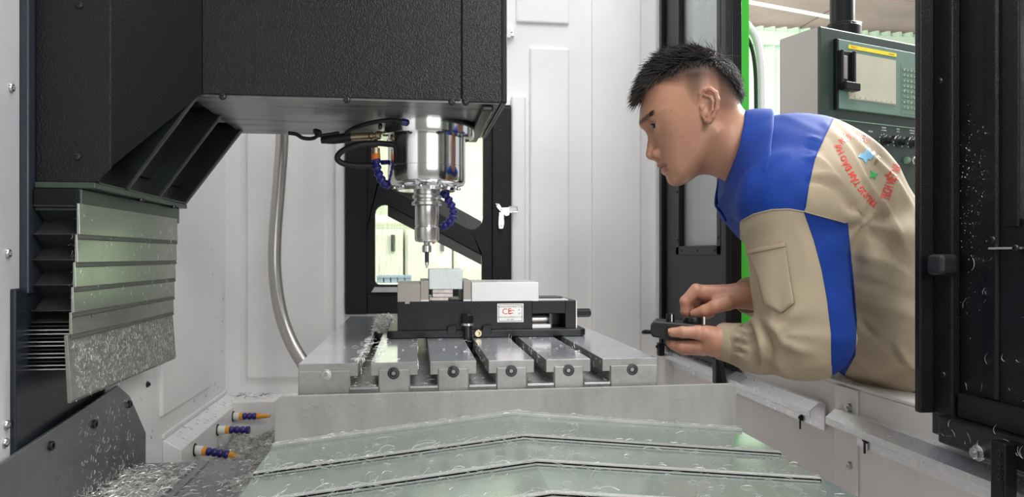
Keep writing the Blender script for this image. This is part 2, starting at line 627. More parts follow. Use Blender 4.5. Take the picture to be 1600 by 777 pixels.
# ---- back wall with the window opening
wx0, wx1 = qx(541, YB), qx(797, YB)
wz0, wz1 = qz(490, 600, YB), qz(160, 600, YB)
wb = MB()
wb.box((XL - 0.03, YB, 0.55), (wx0, YB + 0.02, 2.15))
wb.box((wx1, YB, 0.55), (XR + 0.03, YB + 0.02, 2.15))
wb.box((wx0, YB, 0.55), (wx1, YB + 0.02, wz0))
wb.box((wx0, YB, wz1), (wx1, YB + 0.02, 2.15))
wall_back = struct('wall_back', wb, 'white')
for u0, v0, u1, v1, t in ((386, -80, 511, 592, 0.008), (806, -80, 889, 36, 0.008), (827, 74, 889, 600, 0.008), (924, -80, 1001, 620, 0.008),
                          (524, 165, 540, 520, 0.012), (798, 150, 821, 520, 0.012)):
    MB().box((qx(u0, YB), YB - t, qz(v1, u0, YB)), (qx(u1, YB), YB + 0.005, qz(v0, u0, YB))).build('panel', 'white', wall_back, bevel=0.006, seg=3)
MB().box((qx(541, YB), YB - 0.0115, qz(165, 600, YB)), (qx(797.5, YB), YB + 0.005, qz(150, 600, YB))).build('panel', 'white', wall_back, bevel=0.006, seg=3)

# ---- left wall (white), with pressed panel and corner post
wl = MB().box((XL - 0.02, 1.22, 0.55), (XL, YB + 0.02, 2.15))
wall_left = struct('wall_left', wl, 'white')
MB().box((XL - 0.005, 1.44, 0.80), (XL + 0.006, 1.77, 2.15)).build('panel', 'white', wall_left, bevel=0.005, seg=3)
struct('trim_1', MB().prism([(XL - 0.01, YB, 0.55), (XL - 0.01, YB - 0.045, 0.55), (XL + 0.03, YB, 0.55)], (0, 0, 1.6)), 'white', bevel=0.003)
# near, grey part of the same side
wn = struct('wall_left_near', MB().box((-0.52, 0.30, 0.55), (-0.485, 0.985, 2.15)), 'grey_wall', bevel=0.002)
for u, v in ((18, 137), (13, 396), (11, 664), (9, 692)):
    hardware('button', 'screw', wn, PX(u, v, -0.484), (1, 0, 0), 0.0058, 'boltsteel')

# ---- right wall below the doors
YS = PX(1313, 640, XR).y
wr = MB().box((XR, YS, 0.55), (XR + 0.03, YB + 0.02, 0.893))
wall_right = struct('wall_right', wr, 'white_low', bevel=0.002)
MB().box((XR - 0.006, 0.3, 0.55), (XR + 0.03, YS, 0.893)).build('panel', 'white_low', wall_right, bevel=0.002)
MB().box((XR - 0.0095, YS - 0.06, 0.55), (XR - 0.006, YS + 0.0015, 0.893)).build('strip', 'white_low', wall_right, bevel=0.0015)
for u, v in ((1328, 637), (1328, 728)):
    hardware('hex', 'bolt', wall_right, PX(u, v, XR - 0.009), (-1, 0, 0), 0.0068, 'boltsteel')
struct('trim_2', MB().box((0.655, YB - 0.05, 0.55), (XR + 0.03, YB, 2.15)), 'white', bevel=0.004)
# threshold the operator leans over
struct('trim_3', MB().box((XR - 0.006, 0.3, 0.893), (XR + 0.055, YB, 0.899)), 'white_low', bevel=0.002)
struct('trim_4', MB().box((XR + 0.03, 0.3, 0.0), (XR + 0.05, YB, 0.893)), 'white_low')

# ---- window_1 : black frame with a diagonal brace, wet pane behind
win = thing('window_1', None, None, (0.5 * (wx0 + wx1), YB, wz0), kind='structure')


def to_back(y0):
    return lambda x, z, t: (x, y0 + t, z)


def pb(u, v, y=YB - 0.01):
    p = PY(u, v, y)
    return (p.x, p.z)


mm = 1.95 / 1156
upper = round_poly([pb(590, 180), pb(755, 180), pb(755, 370), pb(590, 283)], [0.015, 0.015, 0.03, 0.01])
lower = round_poly([pb(586, 310), pb(753, 399), pb(753, 445), pb(586, 445)], [0.025, 0.008, 0.01, 0.012])
holed_plate('window_frame', [(wx0, wz0), (wx1, wz0), (wx1, wz1), (wx0, wz1)], [upper, lower], 0.022, to_back(YB - 0.012), 'speckle', win, bevel=0.002)
MB().prism([PY(606, 266, YB - 0.004), PY(606, 338, YB - 0.004), PY(752, 414, YB - 0.004), PY(752, 346, YB - 0.004)], (0, 0.004, 0)).build('brace', 'casting', win)
MB().box((wx0 + 0.005, YB + 0.006, wz0 + 0.005), (wx1 - 0.005, YB + 0.010, wz1 - 0.005)).build('pane', 'glass_back', win)
# raised stiles around the opening
for a, b, c, d in ((541, 165, 574, 490), (768, 165, 797, 490)):
    MB().box((qx(a, YB), YB - 0.022, qz(d, 600, YB)), (qx(b if False else c, YB), YB - 0.010, qz(b, 600, YB))).build('stile', 'speckle', win, bevel=0.003)
MB().box((qx(574, YB), YB - 0.020, qz(488, 600, YB)), (qx(768, YB), YB - 0.010, qz(462, 600, YB))).build('sill', 'speckle', win, bevel=0.003)
MB().prism([PY(585, 449, YB - 0.024), PY(627, 449, YB - 0.024), PY(627, 457, YB - 0.026), PY(580, 457, YB - 0.026)], (0, 0.012, 0)).build('lit_reveal', 'lip', win)  # light on the bottom reveal, put in as a paler piece
for k in range(8):
    hardware('button', 'screw', win, PY(783, 205 + 33 * k, YB - 0.022), (0, -1, 0), 0.0030, 'screw')

# ---- door_1 : the far sliding leaf, pushed open, with its own window
XD = 0.655
DT = 0.022
dY0, dY1 = PX(1159, 400, XD + DT).y, 1.915
dz0 = 0.862
door1 = thing('door_1', None, None, (XD, 0.5 * (dY0 + dY1), dz0), kind='structure')
gy1, gy0 = PX(1063, 400, XD).y, PX(1128, 400, XD).y
gz0 = PX(1095, 384, XD).z


def to_side(x0):
    return lambda y, z, t: (x0 + t, y, z)


holed_plate('leaf', [(dY0, dz0), (dY1, dz0), (dY1, 2.0), (dY0, 2.0)], [[(gy0, gz0), (gy1, gz0), (gy1, 1.9), (gy0, 1.9)]], DT, to_side(XD), 'black', door1, bevel=0.002)
MB().box((XD + 0.010, gy0 - 0.01, gz0 - 0.01), (XD + 0.014, gy1 + 0.01, 1.91)).build('pane', 'glass_door', door1)
for y in (gy0, gy1):
    MB().box((XD - 0.008, y - 0.011, gz0 - 0.022), (XD, y + 0.011, 1.9)).build('window_frame', 'black', door1, bevel=0.002)
MB().box((XD - 0.008, gy0 - 0.011, gz0 - 0.022), (XD, gy1 + 0.011, gz0)).build('window_frame', 'black', door1, bevel=0.002)
for y in (gy0 + 0.02, gy0 + 0.12, gy1 - 0.03):
    hardware('button', 'screw', door1, (XD - 0.008, y, gz0 - 0.011), (-1, 0, 0), 0.004, 'screw')
for z in (1.14, 1.26, 1.38, 1.5):
    hardware('button', 'screw', door1, (XD - 0.008, gy1, z), (-1, 0, 0), 0.004, 'screw')
    hardware('button', 'screw', door1, (XD - 0.008, gy0, z), (-1, 0, 0), 0.004, 'screw')
# closing stile along the free edge
MB().box((XD - 0.012, dY0, dz0 + 0.006), (XD + 0.002, dY0 + 0.03, 2.0)).build('stile', 'speckle', door1, bevel=0.003)
MB().box((XD - 0.010, dY1 - 0.022, dz0), (XD + 0.002, dY1, 2.0)).build('stile', 'black', door1, bevel=0.003)
MB().box((XD - 0.006, dY0, dz0), (XD + 0.001, dY1, dz0 + 0.045)).build('kick_strip', 'black', door1, bevel=0.002)
for u, v in ((1031, 545), (1120, 575)):
    y = PX(u, v, XD - 0.02).y
    b = MB().box((XD - 0.026, y - 0.011, 0.828 if u > 1100 else 0.838), (XD - 0.010, y + (0.011 if u > 1100 else 0.008), 0.905 if u > 1100 else 0.872)).build('hanger', 'black', door1, bevel=0.002)
    hardware('hex', 'bolt', b, (XD - 0.026, y, 0.885 if u > 1100 else 0.862), (-1, 0, 0), 0.0045, 'screw')
hardware('hex', 'bolt', door1, PX(1128, 573, XD - 0.006), (-1, 0, 0), 0.006, 'boltdark')

# ---- door_2 : the near sliding leaf
nY1 = PX(1449, 400, XD).y
nz0 = 0.873
door2 = thing('door_2', None, None, (XD, 0.7, nz0), kind='structure')
wy = PX(1566, 400, XD).y
wz = PX(1570, 344, XD).z
hole = round_poly([(0.40, wz), (wy, wz), (wy, 1.95), (0.40, 1.95)], [0.01, 0.018, 0.02, 0.01])
holed_plate('leaf', [(0.34, nz0), (nY1 - 0.008, nz0), (nY1 - 0.008, 2.05), (0.34, 2.05)], [hole], 0.02, to_side(XD), 'speckle', door2, bevel=0.002)
MB().box((XD + 0.008, 0.39, wz - 0.01), (XD + 0.012, wy + 0.01, 1.96)).build('pane', 'glass_near', door2)
# edge flange, ridges and rails of the leaf (seen as upright bands)
yb = lambda u: PX(u, 400, XD - 0.012).y
MB().box((XD - 0.030, yb(1458), nz0 + 0.03), (XD + 0.026, yb(1449), 2.05)).build('edge_flange', 'speckle', door2, bevel=0.002)
MB().box((XD - 0.012, yb(1487), nz0 + 0.03), (XD, yb(1458), 2.05)).build('stile', 'speckle', door2, bevel=0.002)
MB().prism([(XD, yb(1521), 0.936), (XD - 0.0042, yb(1545), 0.936), (XD, yb(1547), 0.936)], (0, 0, 1.1)).build('ridge', 'speckle', door2, bevel=0.001)
MB().prism([(XD, yb(1548), wz - 0.008), (XD - 0.004, yb(1574), wz - 0.008), (XD - 0.004, yb(1580), wz - 0.008), (XD, yb(1580), wz - 0.008)], (0, 0, 0.95)).build('window_frame', 'speckle', door2, bevel=0.001)
MB().box((XD - 0.008, 0.34, 0.905), (XD, yb(1490), 0.935)).build('stiffener', 'speckle', door2, bevel=0.002)
sk = MB().box((XD - 0.020, 0.34, nz0 - 0.002), (XD + 0.002, yb(1474), 0.905)).build('skirt', 'speckle', door2, bevel=0.003)
hardware('hex', 'bolt', sk, PX(1528, 708, XD - 0.020), (-1, 0, 0), 0.0075, 'boltsteel')
hp = PX(1563, 735, XD - 0.03)
hb = MB().box((XD - 0.034, hp.y - 0.010, 0.832), (XD - 0.018, hp.y + 0.010, 0.900)).build('hanger', 'black', door2, bevel=0.002)
for v in (708, 728, 745):
    p = PX(1563, v, XD - 0.034)
    hardware('hex', 'bolt', hb, p, (-1, 0, 0), 0.0042, 'screw')
kp = PX(1474, 414, XD - 0.02)
kb = MB().box((XD - 0.034, kp.y - 0.013, kp.z - 0.013), (XD - 0.008, kp.y + 0.013, kp.z + 0.013)).build('latch_block', 'black_matt', door2, bevel=0.006, seg=3)
bp = PX(1570, 388, XD - 0.006)
MB().box((XD - 0.006, 0.5, bp.z - 0.0012), (XD - 0.0005, PX(1544, 388, XD - 0.006).y, bp.z + 0.0012)).build('slot_bar', 'boltsteel', door2)
for u, v in ((1469, 127), (1551, 375), (1474, 586), (1587, 388)):
    hardware('button', 'screw', door2, PX(u, v, XD - 0.012), (-1, 0, 0), 0.0042, 'screw')

spots = [((XD - 0.0005, random.uniform(0.70, 0.86), random.uniform(0.94, 1.12)), (-1, 0, 0)) for k in range(26)]
chips('swarf', spots, 0.012, 0.0007, parent=door2, curl=1.5)
spots = [((XD - 0.0005, random.gauss(0.80, 0.012), random.gauss(1.17, 0.06)), (-1, 0, 0)) for k in range(170)]
chips('swarf', spots, 0.0016, 0.0009, parent=door2, curl=0.5)
spots = [((XD - 0.020, random.uniform(0.66, 0.84), random.uniform(0.873, 0.905)), (-1, 0, 0)) for k in range(16)]
chips('swarf', spots, 0.010, 0.0007, parent=door2, curl=1.5)
spots = [((0.668, random.uniform(0.75, 1.35), 0.8575), (0, 0, 1)) for k in range(22)]
spots += [((XR - 0.003, random.uniform(0.9, 1.4), 0.8995), (0, 0, 1)) for k in range(40)]
chips('swarf', spots, 0.009, 0.0005, parent=wall_right, curl=1.5)
# ---- galvanised door rails
def rail(name, y0, y1, label):
    t = thing(name, label, 'rail', (XD, 0.5 * (y0 + y1), 0.81))
    th = 0.0022
    prof = [(0.0, 0.0), (0.0, 0.044), (-0.004, 0.048), (-0.010, 0.047), (-0.026, 0.034), (-0.026, 0.024)]
    inner = [(x + (th if i < 3 else 0.0016), z - (0.0 if i == 0 else (th if i > 1 else 0))) for i, (x, z) in enumerate(prof)]
    poly = [(0.671 + x, y0, 0.810 + z) for x, z in prof] + [(0.671 + x, y0, 0.810 + z) for x, z in reversed(inner)]
    mb = MB()
    n = len(prof)
    a = [Vector((0.671 + x, y0, 0.810 + z)) for x, z in prof]
    b = [Vector((0.671 + x, y0, 0.810 + z)) for x, z in inner]
    d = Vector((0, y1 - y0, 0))
    vs = a + b + [p + d for p in a] + [p + d for p in b]
    fs = []
    for i in range(n - 1):
        fs += [(i, i + 1, i + 1 + 2 * n, i + 2 * n), (n + i, n + i + 2 * n, n + i + 1 + 2 * n, n + i + 1),
               (i, n + i, n + i + 1, i + 1), (i + 2 * n, i + 1 + 2 * n, n + i + 1 + 2 * n, n + i + 2 * n)]
    fs += [(0, 2 * n, 3 * n, n), (n - 1, 2 * n - 1, 4 * n - 1, 3 * n - 1)]
    mb.add(vs, fs)
    mb.build('channel', 'galv', t, bevel=0.0)
    return t


ye = PX(1288, 640, 0.671).y
ys = PX(1299, 640, 0.655).y
r1 = rail('door_rail', ye, 1.92, 'galvanised door rail with an open cut end under the bending man')
r2 = rail('door_rail', 0.34, ys, 'galvanised door rail below the black near door in the lower right corner')
for r, u, v in ((r1, 1042, 571), (r1, 1126, 602), (r1, 1252, 653), (r2, 1353, 688)):
    p = PX(u, v, 0.670)
    b = hardware('hex', 'bolt', r, p, (-1, 0, 0), 0.0045, 'screw')
    MB().box((0.6665, p.y - 0.0012, p.z - 0.020), (0.669, p.y + 0.0012, p.z - 0.004)).build('slot', 'screw', r)

# ---- ledge with the coolant manifold on the left wall, ledge along the back wall
struct('trim_5', MB().prism([(XL, 1.455, 0.60), (XL, 1.455, 0.757), (XL + 0.034, 1.455, 0.736), (XL + 0.034, 1.455, 0.60)], (0, 0.495, 0)), 'white', bevel=0.002)
struct('trim_6', MB().box((XL + 0.03, 1.86, 0.60), (-0.05, YB, 0.748)), 'white', bevel=0.004)
struct('trim_7', MB().box((XL - 0.004, 1.455, 0.757), (XL + 0.004, 1.93, 0.766)), 'white', bevel=0.0015)

# ---- outside: the hall
YF = 9.0
cw = MB()
n = 120
xs = np.linspace(-0.5, 9.0, n * 2)
vs = []
for i, x in enumerate(xs):
    y = YF - (0.07 if (i // 2) % 2 else 0.0)
    vs += [(x, y, 0.0), (x, y, 4.05)]
cw.add(vs, [(2 * i, 2 * i + 2, 2 * i + 3, 2 * i + 1) for i in range(len(xs) - 1)])
struct('wall_far', cw, 'corrugated')
rl = MB()
for z in (2.55, 1.3):
    rl.box((-0.5, YF - 0.14, z), (9, YF - 0.07, z + 0.10))
rl.box((-0.5, YF - 0.12, 3.78), (9.0, YF - 0.03, 3.95))
struct('trim_8', rl, 'corrugated')
ceil = struct('ceiling', MB().box((0.9, 5.2, 4.06), (9.0, 9.2, 4.10)), 'ceiling')
k = 0
for i in range(4):
    for j in range(3):
        x0 = 1.0 + i * 1.95
        y0 = 5.25 + j * 1.3
        MB().box((x0 + 0.02, y0 + 0.02, 4.03), (x0 + 1.93, y0 + 1.28, 4.07)).build('panel', 'ceiling', ceil)
tag(MB().tube([PZ(1120, -6, 3.7), PZ(1250, 18, 3.7), PZ(1345, 36, 3.7)], 0.020, 8).build('ceiling_conduit', 'beam'), 'thin white conduit running under the pink panelled ceiling', 'conduit')

# hall behind the back window
struct('wall_rear', MB().box((-4, 5.0, 0), (1.1, 5.06, 3.4)), 'cream')
pz = PY(640, 345, 4.86)
tag(MB().cyl((-2.0, 4.86, pz.z), (1.0, 4.86, pz.z), 0.035).build('wall_pipe', 'beam', smooth=40), 'white pipe running across the cream wall seen through the wet window', 'pipe')
for i, (u0, u1, lab) in enumerate(((560, 630, 'cream locker behind the left half of the wet window'), (633, 706, 'cream locker behind the middle of the wet window'), (709, 780, 'cream locker behind the right side of the wet window'))):
    y = 4.55
    a, b = PY(u0, 358, y), PY(u1, 358, y)
    t = thing('locker', lab, 'locker', ((a.x + b.x) / 2, y, 0), 'lockers behind the window')
    MB().box((a.x, y, 0.0), (b.x, y + 0.42, a.z)).build('carcass', 'cabinet', t, bevel=0.01)
    MB().box((a.x + 0.012, y - 0.018, 0.1), (b.x - 0.012, y, a.z - 0.03)).build('door', 'cabinet', t, bevel=0.006)
    hx = b.x - 0.06
    hz = PY(640, 380, y).z
    MB().box((hx - 0.012, y - 0.04, hz - 0.05), (hx + 0.012, y - 0.016, hz + 0.05)).build('handle', 'black_matt', t, bevel=0.004)
for i in range(5):
    p0, p1 = PY(589 + i * 11, 443, 3.9), PY(598.5 + i * 11, 431, 3.9)
    t = thing('storage_bin', 'small grey blue bin, number %s of the row along the foot of the window' % ('one', 'two', 'three', 'four', 'five')[i], 'bin', ((p0.x + p1.x) / 2, 3.9, p0.z), 'blue bins behind the window')
    MB().box((p0.x, 3.9, p0.z), (p1.x, 4.1, p1.z)).build('bin_body', 'bluebin', t, bevel=0.004)
    MB().box((p0.x - 0.002, 3.893, p1.z - 0.010), (p1.x + 0.002, 3.9, p1.z)).build('rim', 'bluebin', t)
p0, p1 = PY(575, 443, 3.85), PY(650, 447, 3.85)
bt = thing('work_bench', 'pale bench carrying the blue bins behind the wet window', 'bench', ((p0.x + p1.x) / 2, 4.0, 0))
MB().box((p0.x, 3.8, p0.z - 0.03), (p1.x, 4.25, p0.z)).build('bench_top', 'cabinet', bt, bevel=0.004)
for x in (p0.x + 0.03, p1.x - 0.03):
    for y in (3.84, 4.21):
        MB().box((x - 0.02, y - 0.02, 0), (x + 0.02, y + 0.02, p0.z - 0.03)).build('leg', 'cabinet', bt)

# ================================================================== LEFT: column sheets, spindle head, way cover
# ---- column cladding (flat sheets on the left)
cs = thing('column_sheet', 'tall blue black sheet on the column beside the pale left wall', 'sheet', (-0.475, 1.1, 1.06))
MB().box((-0.490, 0.985, PX(30, 461, -0.475).z), (-0.475, 1.27, 1.9)).build('sheet', 'panel_blue', cs, bevel=0.002)
cl = thing('column_skirt', 'dark lower sheet beneath the bellows on the left', 'sheet', (-0.48, 1.1, 0.8))
MB().box((-0.494, 0.962, 0.62), (-0.4785, 1.262, 1.06)).build('sheet', 'panel_low', cl, bevel=0.002)
hardware('hex', 'bolt', cl, PX(183, 611, -0.476), (1, 0, 0), 0.0055, 'screw')
# grey chute sheet below
gs = thing('chute_sheet', 'grey bent chute sheet with a sloping top edge in the lower left corner', 'sheet', (-0.465, 1.1, 0.7))
px = [(-40, 752), (0, 727), (185, 603), (203, 619), (228, 676), (228, 735)]
poly = [PX(u, v, -0.466) for u, v in px] + [Vector((-0.466, 1.30, 0.68)), Vector((-0.466, 0.80, 0.68))]
MB().prism(poly, (-0.005, 0, 0)).build('sheet', 'greysheet', gs, bevel=0.001)
for u, v in ((78, 697), (146, 663), (201, 632)):
    hardware('socket', 'bolt', gs, PX(u, v, -0.466), (1, 0, 0), 0.0062, 'boltdark')
hardware('hex', 'bolt', wall_left, PX(230, 601, XL), (1, 0, 0), 0.0048, 'boltdark')

# ---- spindle head
HY0, HY1 = 1.10, 1.43
HZ0 = 1.33
HX0, HX1 = qx(316, HY0), qx(785, HY0)
SX0, SX1, SY0 = -0.4745, qx(173, 1.0), 1.0
SZ0 = 1.193
head = thing('spindle_head', 'large charcoal milling head with cover plates hanging over the vise', 'milling head', (0.1, 1.27, HZ0))
xs_ = qx(721, HY0)
MB().box((HX0, HY0, HZ0 + 0.001), (xs_ - 0.0008, HY0 + 0.004, 1.85)).build('side_cover', 'cover', head, bevel=0.0008)
MB().box((xs_ + 0.0008, HY0, HZ0 - 0.001), (HX1, HY0 + 0.004, 1.85)).build('front_side_cover', 'cover', head, bevel=0.0015)
MB().box((HX0 - 0.02, HY0 + 0.004, HZ0 + 0.004), (HX1, HY1, 1.85)).build('core', 'cover_dark', head, bevel=0.003)
MB().box((HX1 - 0.002, HY0 - 0.002, HZ0 - 0.002), (HX1 + 0.007, HY1 + 0.004, 1.85)).build('front_cover', 'speckle', head, bevel=0.003)
# worn underside plate and the side strip at its far front corner
MB().box((HX0 - 0.02, HY0 + 0.004, HZ0 - 0.002), (HX1 - 0.004, HY1, HZ0 + 0.004)).build('underside', 'under', head)
MB().box((HX1 - 0.030, HY0 + 0.012, HZ0 - 0.012), (HX1 - 0.012, HY1 - 0.01, HZ0 - 0.002)).build('corner_bar', 'casting', head, bevel=0.003)
# saddle: wider cover behind, chamfered to the head
MB().prism([(SX0, SY0, SZ0), (SX1 - 0.018, SY0, SZ0), (SX1, SY0, SZ0 + 0.02), (SX1, SY0, 1.85), (SX0, SY0, 1.85)], (0, 0.004, 0)).build('saddle_cover', 'cover', head, bevel=0.0012)
pts_b = [(SX1, SY0, SZ0 + 0.02), (HX0, HY0, HZ0 + 0.001), (HX0, HY0, 1.85), (SX1, SY0, 1.85)]
MB().prism(pts_b, (-0.003, 0.003, 0)).build('chamfer_cover', 'cover_dark', head, bevel=0.0008)
MB().prism([(SX0, SY0 + 0.004, 1.345), (SX1 - 0.012, SY0 + 0.006, 1.345), (HX0 - 0.012, HY0 + 0.006, 1.345), (HX0 - 0.012, HY1, 1.345), (SX0, HY1, 1.345)], (0, 0, 0.5)).build('saddle_core', 'cover_dark', head)
MB().box((SX0, SY0 + 0.004, SZ0 + 0.002), (-0.425, 1.40, 1.345)).build('saddle_block', 'casting', head)
# gusset: base flange and three ribs with sloping edges, sloping roof between them
MB().prism([(SX0, SY0 - 0.004, SZ0 - 0.008), (-0.402, SY0 - 0.004, SZ0 - 0.008), (-0.410, 1.402, SZ0 - 0.008), (SX0, 1.402, SZ0 - 0.008)], (0, 0, 0.008)).build('gusset_flange', 'casting_green', head, bevel=0.0015)
for i, (y, th) in enumerate(((1.105, 0.012), (1.245, 0.010), (1.385, 0.014))):
    f = (y - 1.0) / 0.43
    xb, xt = -0.404 - 0.006 * f, -0.312
    MB().prism([(-0.43, y, SZ0), (xb, y, SZ0), (xt + 0.002, y, HZ0 - 0.001), (xt + 0.002, y, HZ0 + 0.01), (-0.43, y, HZ0 + 0.01)], (0, th, 0)).build('gusset_rib', 'casting', head, bevel=0.002)
MB().prism([(-0.425, 1.11, SZ0 + 0.03), (-0.418, 1.11, SZ0 + 0.03), (-0.365, 1.11, HZ0 + 0.004), (-0.425, 1.11, HZ0 + 0.004)], (0, 0.28, 0)).build('gusset_web', 'casting', head)
MB().box((-0.425, 1.02, SZ0), (-0.407, 1.385, SZ0 + 0.002)).build('flange_lip', 'casting_green', head)
for y in (1.06, 1.32):
    hardware('socket', 'bolt', head, (-0.417, y, SZ0 + 0.03), (1, 0, -0.3), 0.006, 'boltdark')
for x, y in ((-0.46, 1.06), (-0.408, 1.17), (-0.411, 1.33)):
    hardware('socket', 'bolt', head, (x, y, SZ0 - 0.008), (0, 0, -1), 0.005, 'boltdark')
for u, v in ((348, 151), (542, 156), (706, 160), (728, 160)):
    hardware('button', 'screw', head, PY(u, v, HY0), (0, -1, 0), 0.0050, 'screw')
for u, v in ((124, 8), (121, 245)):
    hardware('button', 'screw', head, PY(u, v, SY0), (0, -1, 0), 0.0050, 'screw')

# spindle nose and its flange
SP = PD(667, 400, 1.275)
sc_ = 1.275 / 1156
zz = lambda v: 1.1 + (400 - v) * sc_
rr = lambda px: px * sc_
sx, sy = SP.x, SP.y
ring = MB().lathe([(rr(73), zz(216)), (rr(74), zz(213)), (rr(74), zz(186)), (rr(70), HZ0 - 0.0005)], (sx, sy, 0), n=64).build('spindle_flange', 'chrome', head, smooth=40)
MB().lathe([(rr(24), zz(300)), (rr(44), zz(299)), (rr(46), zz(294)), (rr(57), zz(290)), (rr(60), zz(285)), (rr(60), zz(262.6)), (rr(59.3), zz(262)), (rr(60), zz(261.4)), (rr(60), zz(212))], (sx, sy, 0), n=64).build('spindle_housing', 'chrome', head, smooth=40)
for k in range(8):
    a = 2 * pi * k / 8 + 0.3
    hardware('socket', 'bolt', ring, (sx + rr(66) * cos(a), sy + rr(66) * sin(a), zz(214)), (0, 0, -1), 0.005, 'boltdark')
for k in range(10):
    a = 2 * pi * k / 10 + 0.12
    hardware('socket', 'bolt', head, (sx + rr(50) * cos(a), sy + rr(50) * sin(a), zz(294)), (0, 0, -1), 0.004, 'boltsteel')
hardware('socket', 'bolt', ring, (sx - rr(70), sy - rr(22), zz(203)), (-1, -0.3, 0), 0.005, 'boltdark')
for a in (-0.25, 0.32):
    d = Vector((sin(a), -cos(a), 0))
    MB().cyl(Vector((sx, sy, zz(291))) + d * rr(55), Vector((sx, sy, zz(291))) + d * rr(60.5), 0.0035, n=10).build('plug', 'boltsteel', head)

# sensor plug, coolant hoses hanging at the left of the spindle
pl = thing('sensor_plug', 'brass coloured plug with a black cable under the head left of the spindle', 'plug', PD(575, 214, 1.25))
MB().cyl(PD(549, 214.5, 1.25), PD(577, 213, 1.25), 0.0068).build('barrel', 'brass', pl, smooth=40)
MB().lathe([(0.0045, 0), (0.0072, 0.002), (0.0072, 0.006), (0.005, 0.008), (0.005, 0.011), (0.0074, 0.013), (0.0074, 0.018), (0.004, 0.02)], PD(577, 213, 1.25), PD(598, 211, 1.25) - PD(577, 213, 1.25)).build('coupling', 'brass', pl, smooth=40)
MB().tube([PD(502, 220, 1.25), PD(520, 218, 1.25), PD(549, 214.5, 1.25)], [0.005, 0.008, 0.0085], 12).build('grip', 'rubber', pl, smooth=50)
MB().tube(spline([PD(451, 208, 1.25), PD(463, 210, 1.25), PD(474, 216, 1.25), PD(490, 216, 1.25), PD(500, 207, 1.24), PD(492, 204, 1.25), PD(500, 212, 1.25), PD(530, 208, 1.26)]), 0.0033, 8).build('cable', 'rubber', pl, smooth=60)
ah = thing('air_hose', 'thin black hose arching into a blue fitting on the spindle flange', 'hose', PD(630, 195, 1.2))
MB().tube(spline([PD(541, 208, 1.24), PD(556, 199, 1.215), PD(585, 191, 1.20), PD(612, 188, 1.195), PD(631, 191, 1.195)]), 0.0036, 10).build('tube', 'rubber', ah, smooth=60)
MB().cyl(PD(628, 190.4, 1.195), PD(636, 192.0, 1.197), 0.0058).build('push_fitting', 'blueplastic', ah, smooth=40)
MB().cyl(PD(636, 192, 1.197), PD(643, 193, 1.206), 0.0045).build('nipple', 'boltsteel', ah, smooth=40)
ch = thing('coolant_hose', 'thick black hose looping out left of the spindle housing', 'hose', PD(530, 240, 1.25))
MB().tube(spline([PD(612, 226, 1.26), PD(590, 224, 1.245), PD(562, 226, 1.235), PD(537, 235, 1.235), PD(527, 246, 1.24), PD(535, 255, 1.245), PD(557, 258.5, 1.25), PD(584, 259, 1.255)]), 0.0050, 12).build('tube', 'rubber', ch, smooth=60)


def link_hose(name, label, pts, r, n, parent_loc, tip=None, group=None):
    """Ball-jointed plastic hose: each link a part"""
    t = thing(name, label, 'hose', parent_loc, group)
    sp_ = spline(pts, 12)
    L = [0.0]
    for a, b in zip(sp_, sp_[1:]):
        L.append(L[-1] + (b - a).length)

    def at(s):
        s = max(0, min(L[-1] - 1e-6, s))
        for i in range(len(sp_) - 1):
            if L[i + 1] > s:
                return sp_[i].lerp(sp_[i + 1], (s - L[i]) / (L[i + 1] - L[i]))
        return sp_[-1]

    step = L[-1] / n
    for i in range(n):
        p, q = at(i * step), at((i + 1) * step)
        d = (q - p)
        h = d.length
        MB().lathe([(r * 0.62, -0.12 * h), (r * 0.92, 0.0), (r, 0.18 * h), (r * 0.97, 0.42 * h), (r * 0.70, 0.62 * h), (r * 0.64, 0.72 * h), (r * 0.82, 0.86 * h), (r * 0.6, 1.1 * h)], p, d, n=16).build('link', 'blueplastic', t, smooth=50)
    return t


lh = link_hose('jointed_hose', 'navy jointed coolant hose hanging from an orange collar left of the spindle', [PD(588, 249, 1.25), PD(589, 263, 1.25), PD(595, 280, 1.26), PD(606, 292, 1.275)], 0.0078, 5, PD(588, 249, 1.25))
MB().cyl(PD(587.5, 250, 1.25), PD(587.3, 240.5, 1.25), 0.0074).build('collar', 'orange_deep', lh, smooth=40)
MB().cyl(PD(587.3, 240.5, 1.25), PD(587.2, 231.5, 1.25), 0.0068).build('adapter', 'brass', lh, smooth=40)
MB().cyl(PD(597, 254, 1.255), PD(608, 253.5, 1.27), 0.004).build('stub', 'blueplastic', lh, smooth=40)
lh2 = link_hose('jointed_hose', 'navy jointed coolant hose curving down behind the tool holder on the right', [PD(695, 303, 1.30), PD(704, 318, 1.30), PD(709, 334, 1.30), PD(703, 347, 1.30), PD(690, 356, 1.30)], 0.0080, 7, PD(695, 303, 1.3))
MB().cyl(PD(683, 372, 1.30), PD(676, 381, 1.30), 0.004, 0.002).build('nozzle_tip', 'orange', lh2, smooth=40)
MB().cyl(PD(690, 299, 1.30), PD(695, 305, 1.30), 0.006).build('stub', 'blueplastic', lh2, smooth=40)

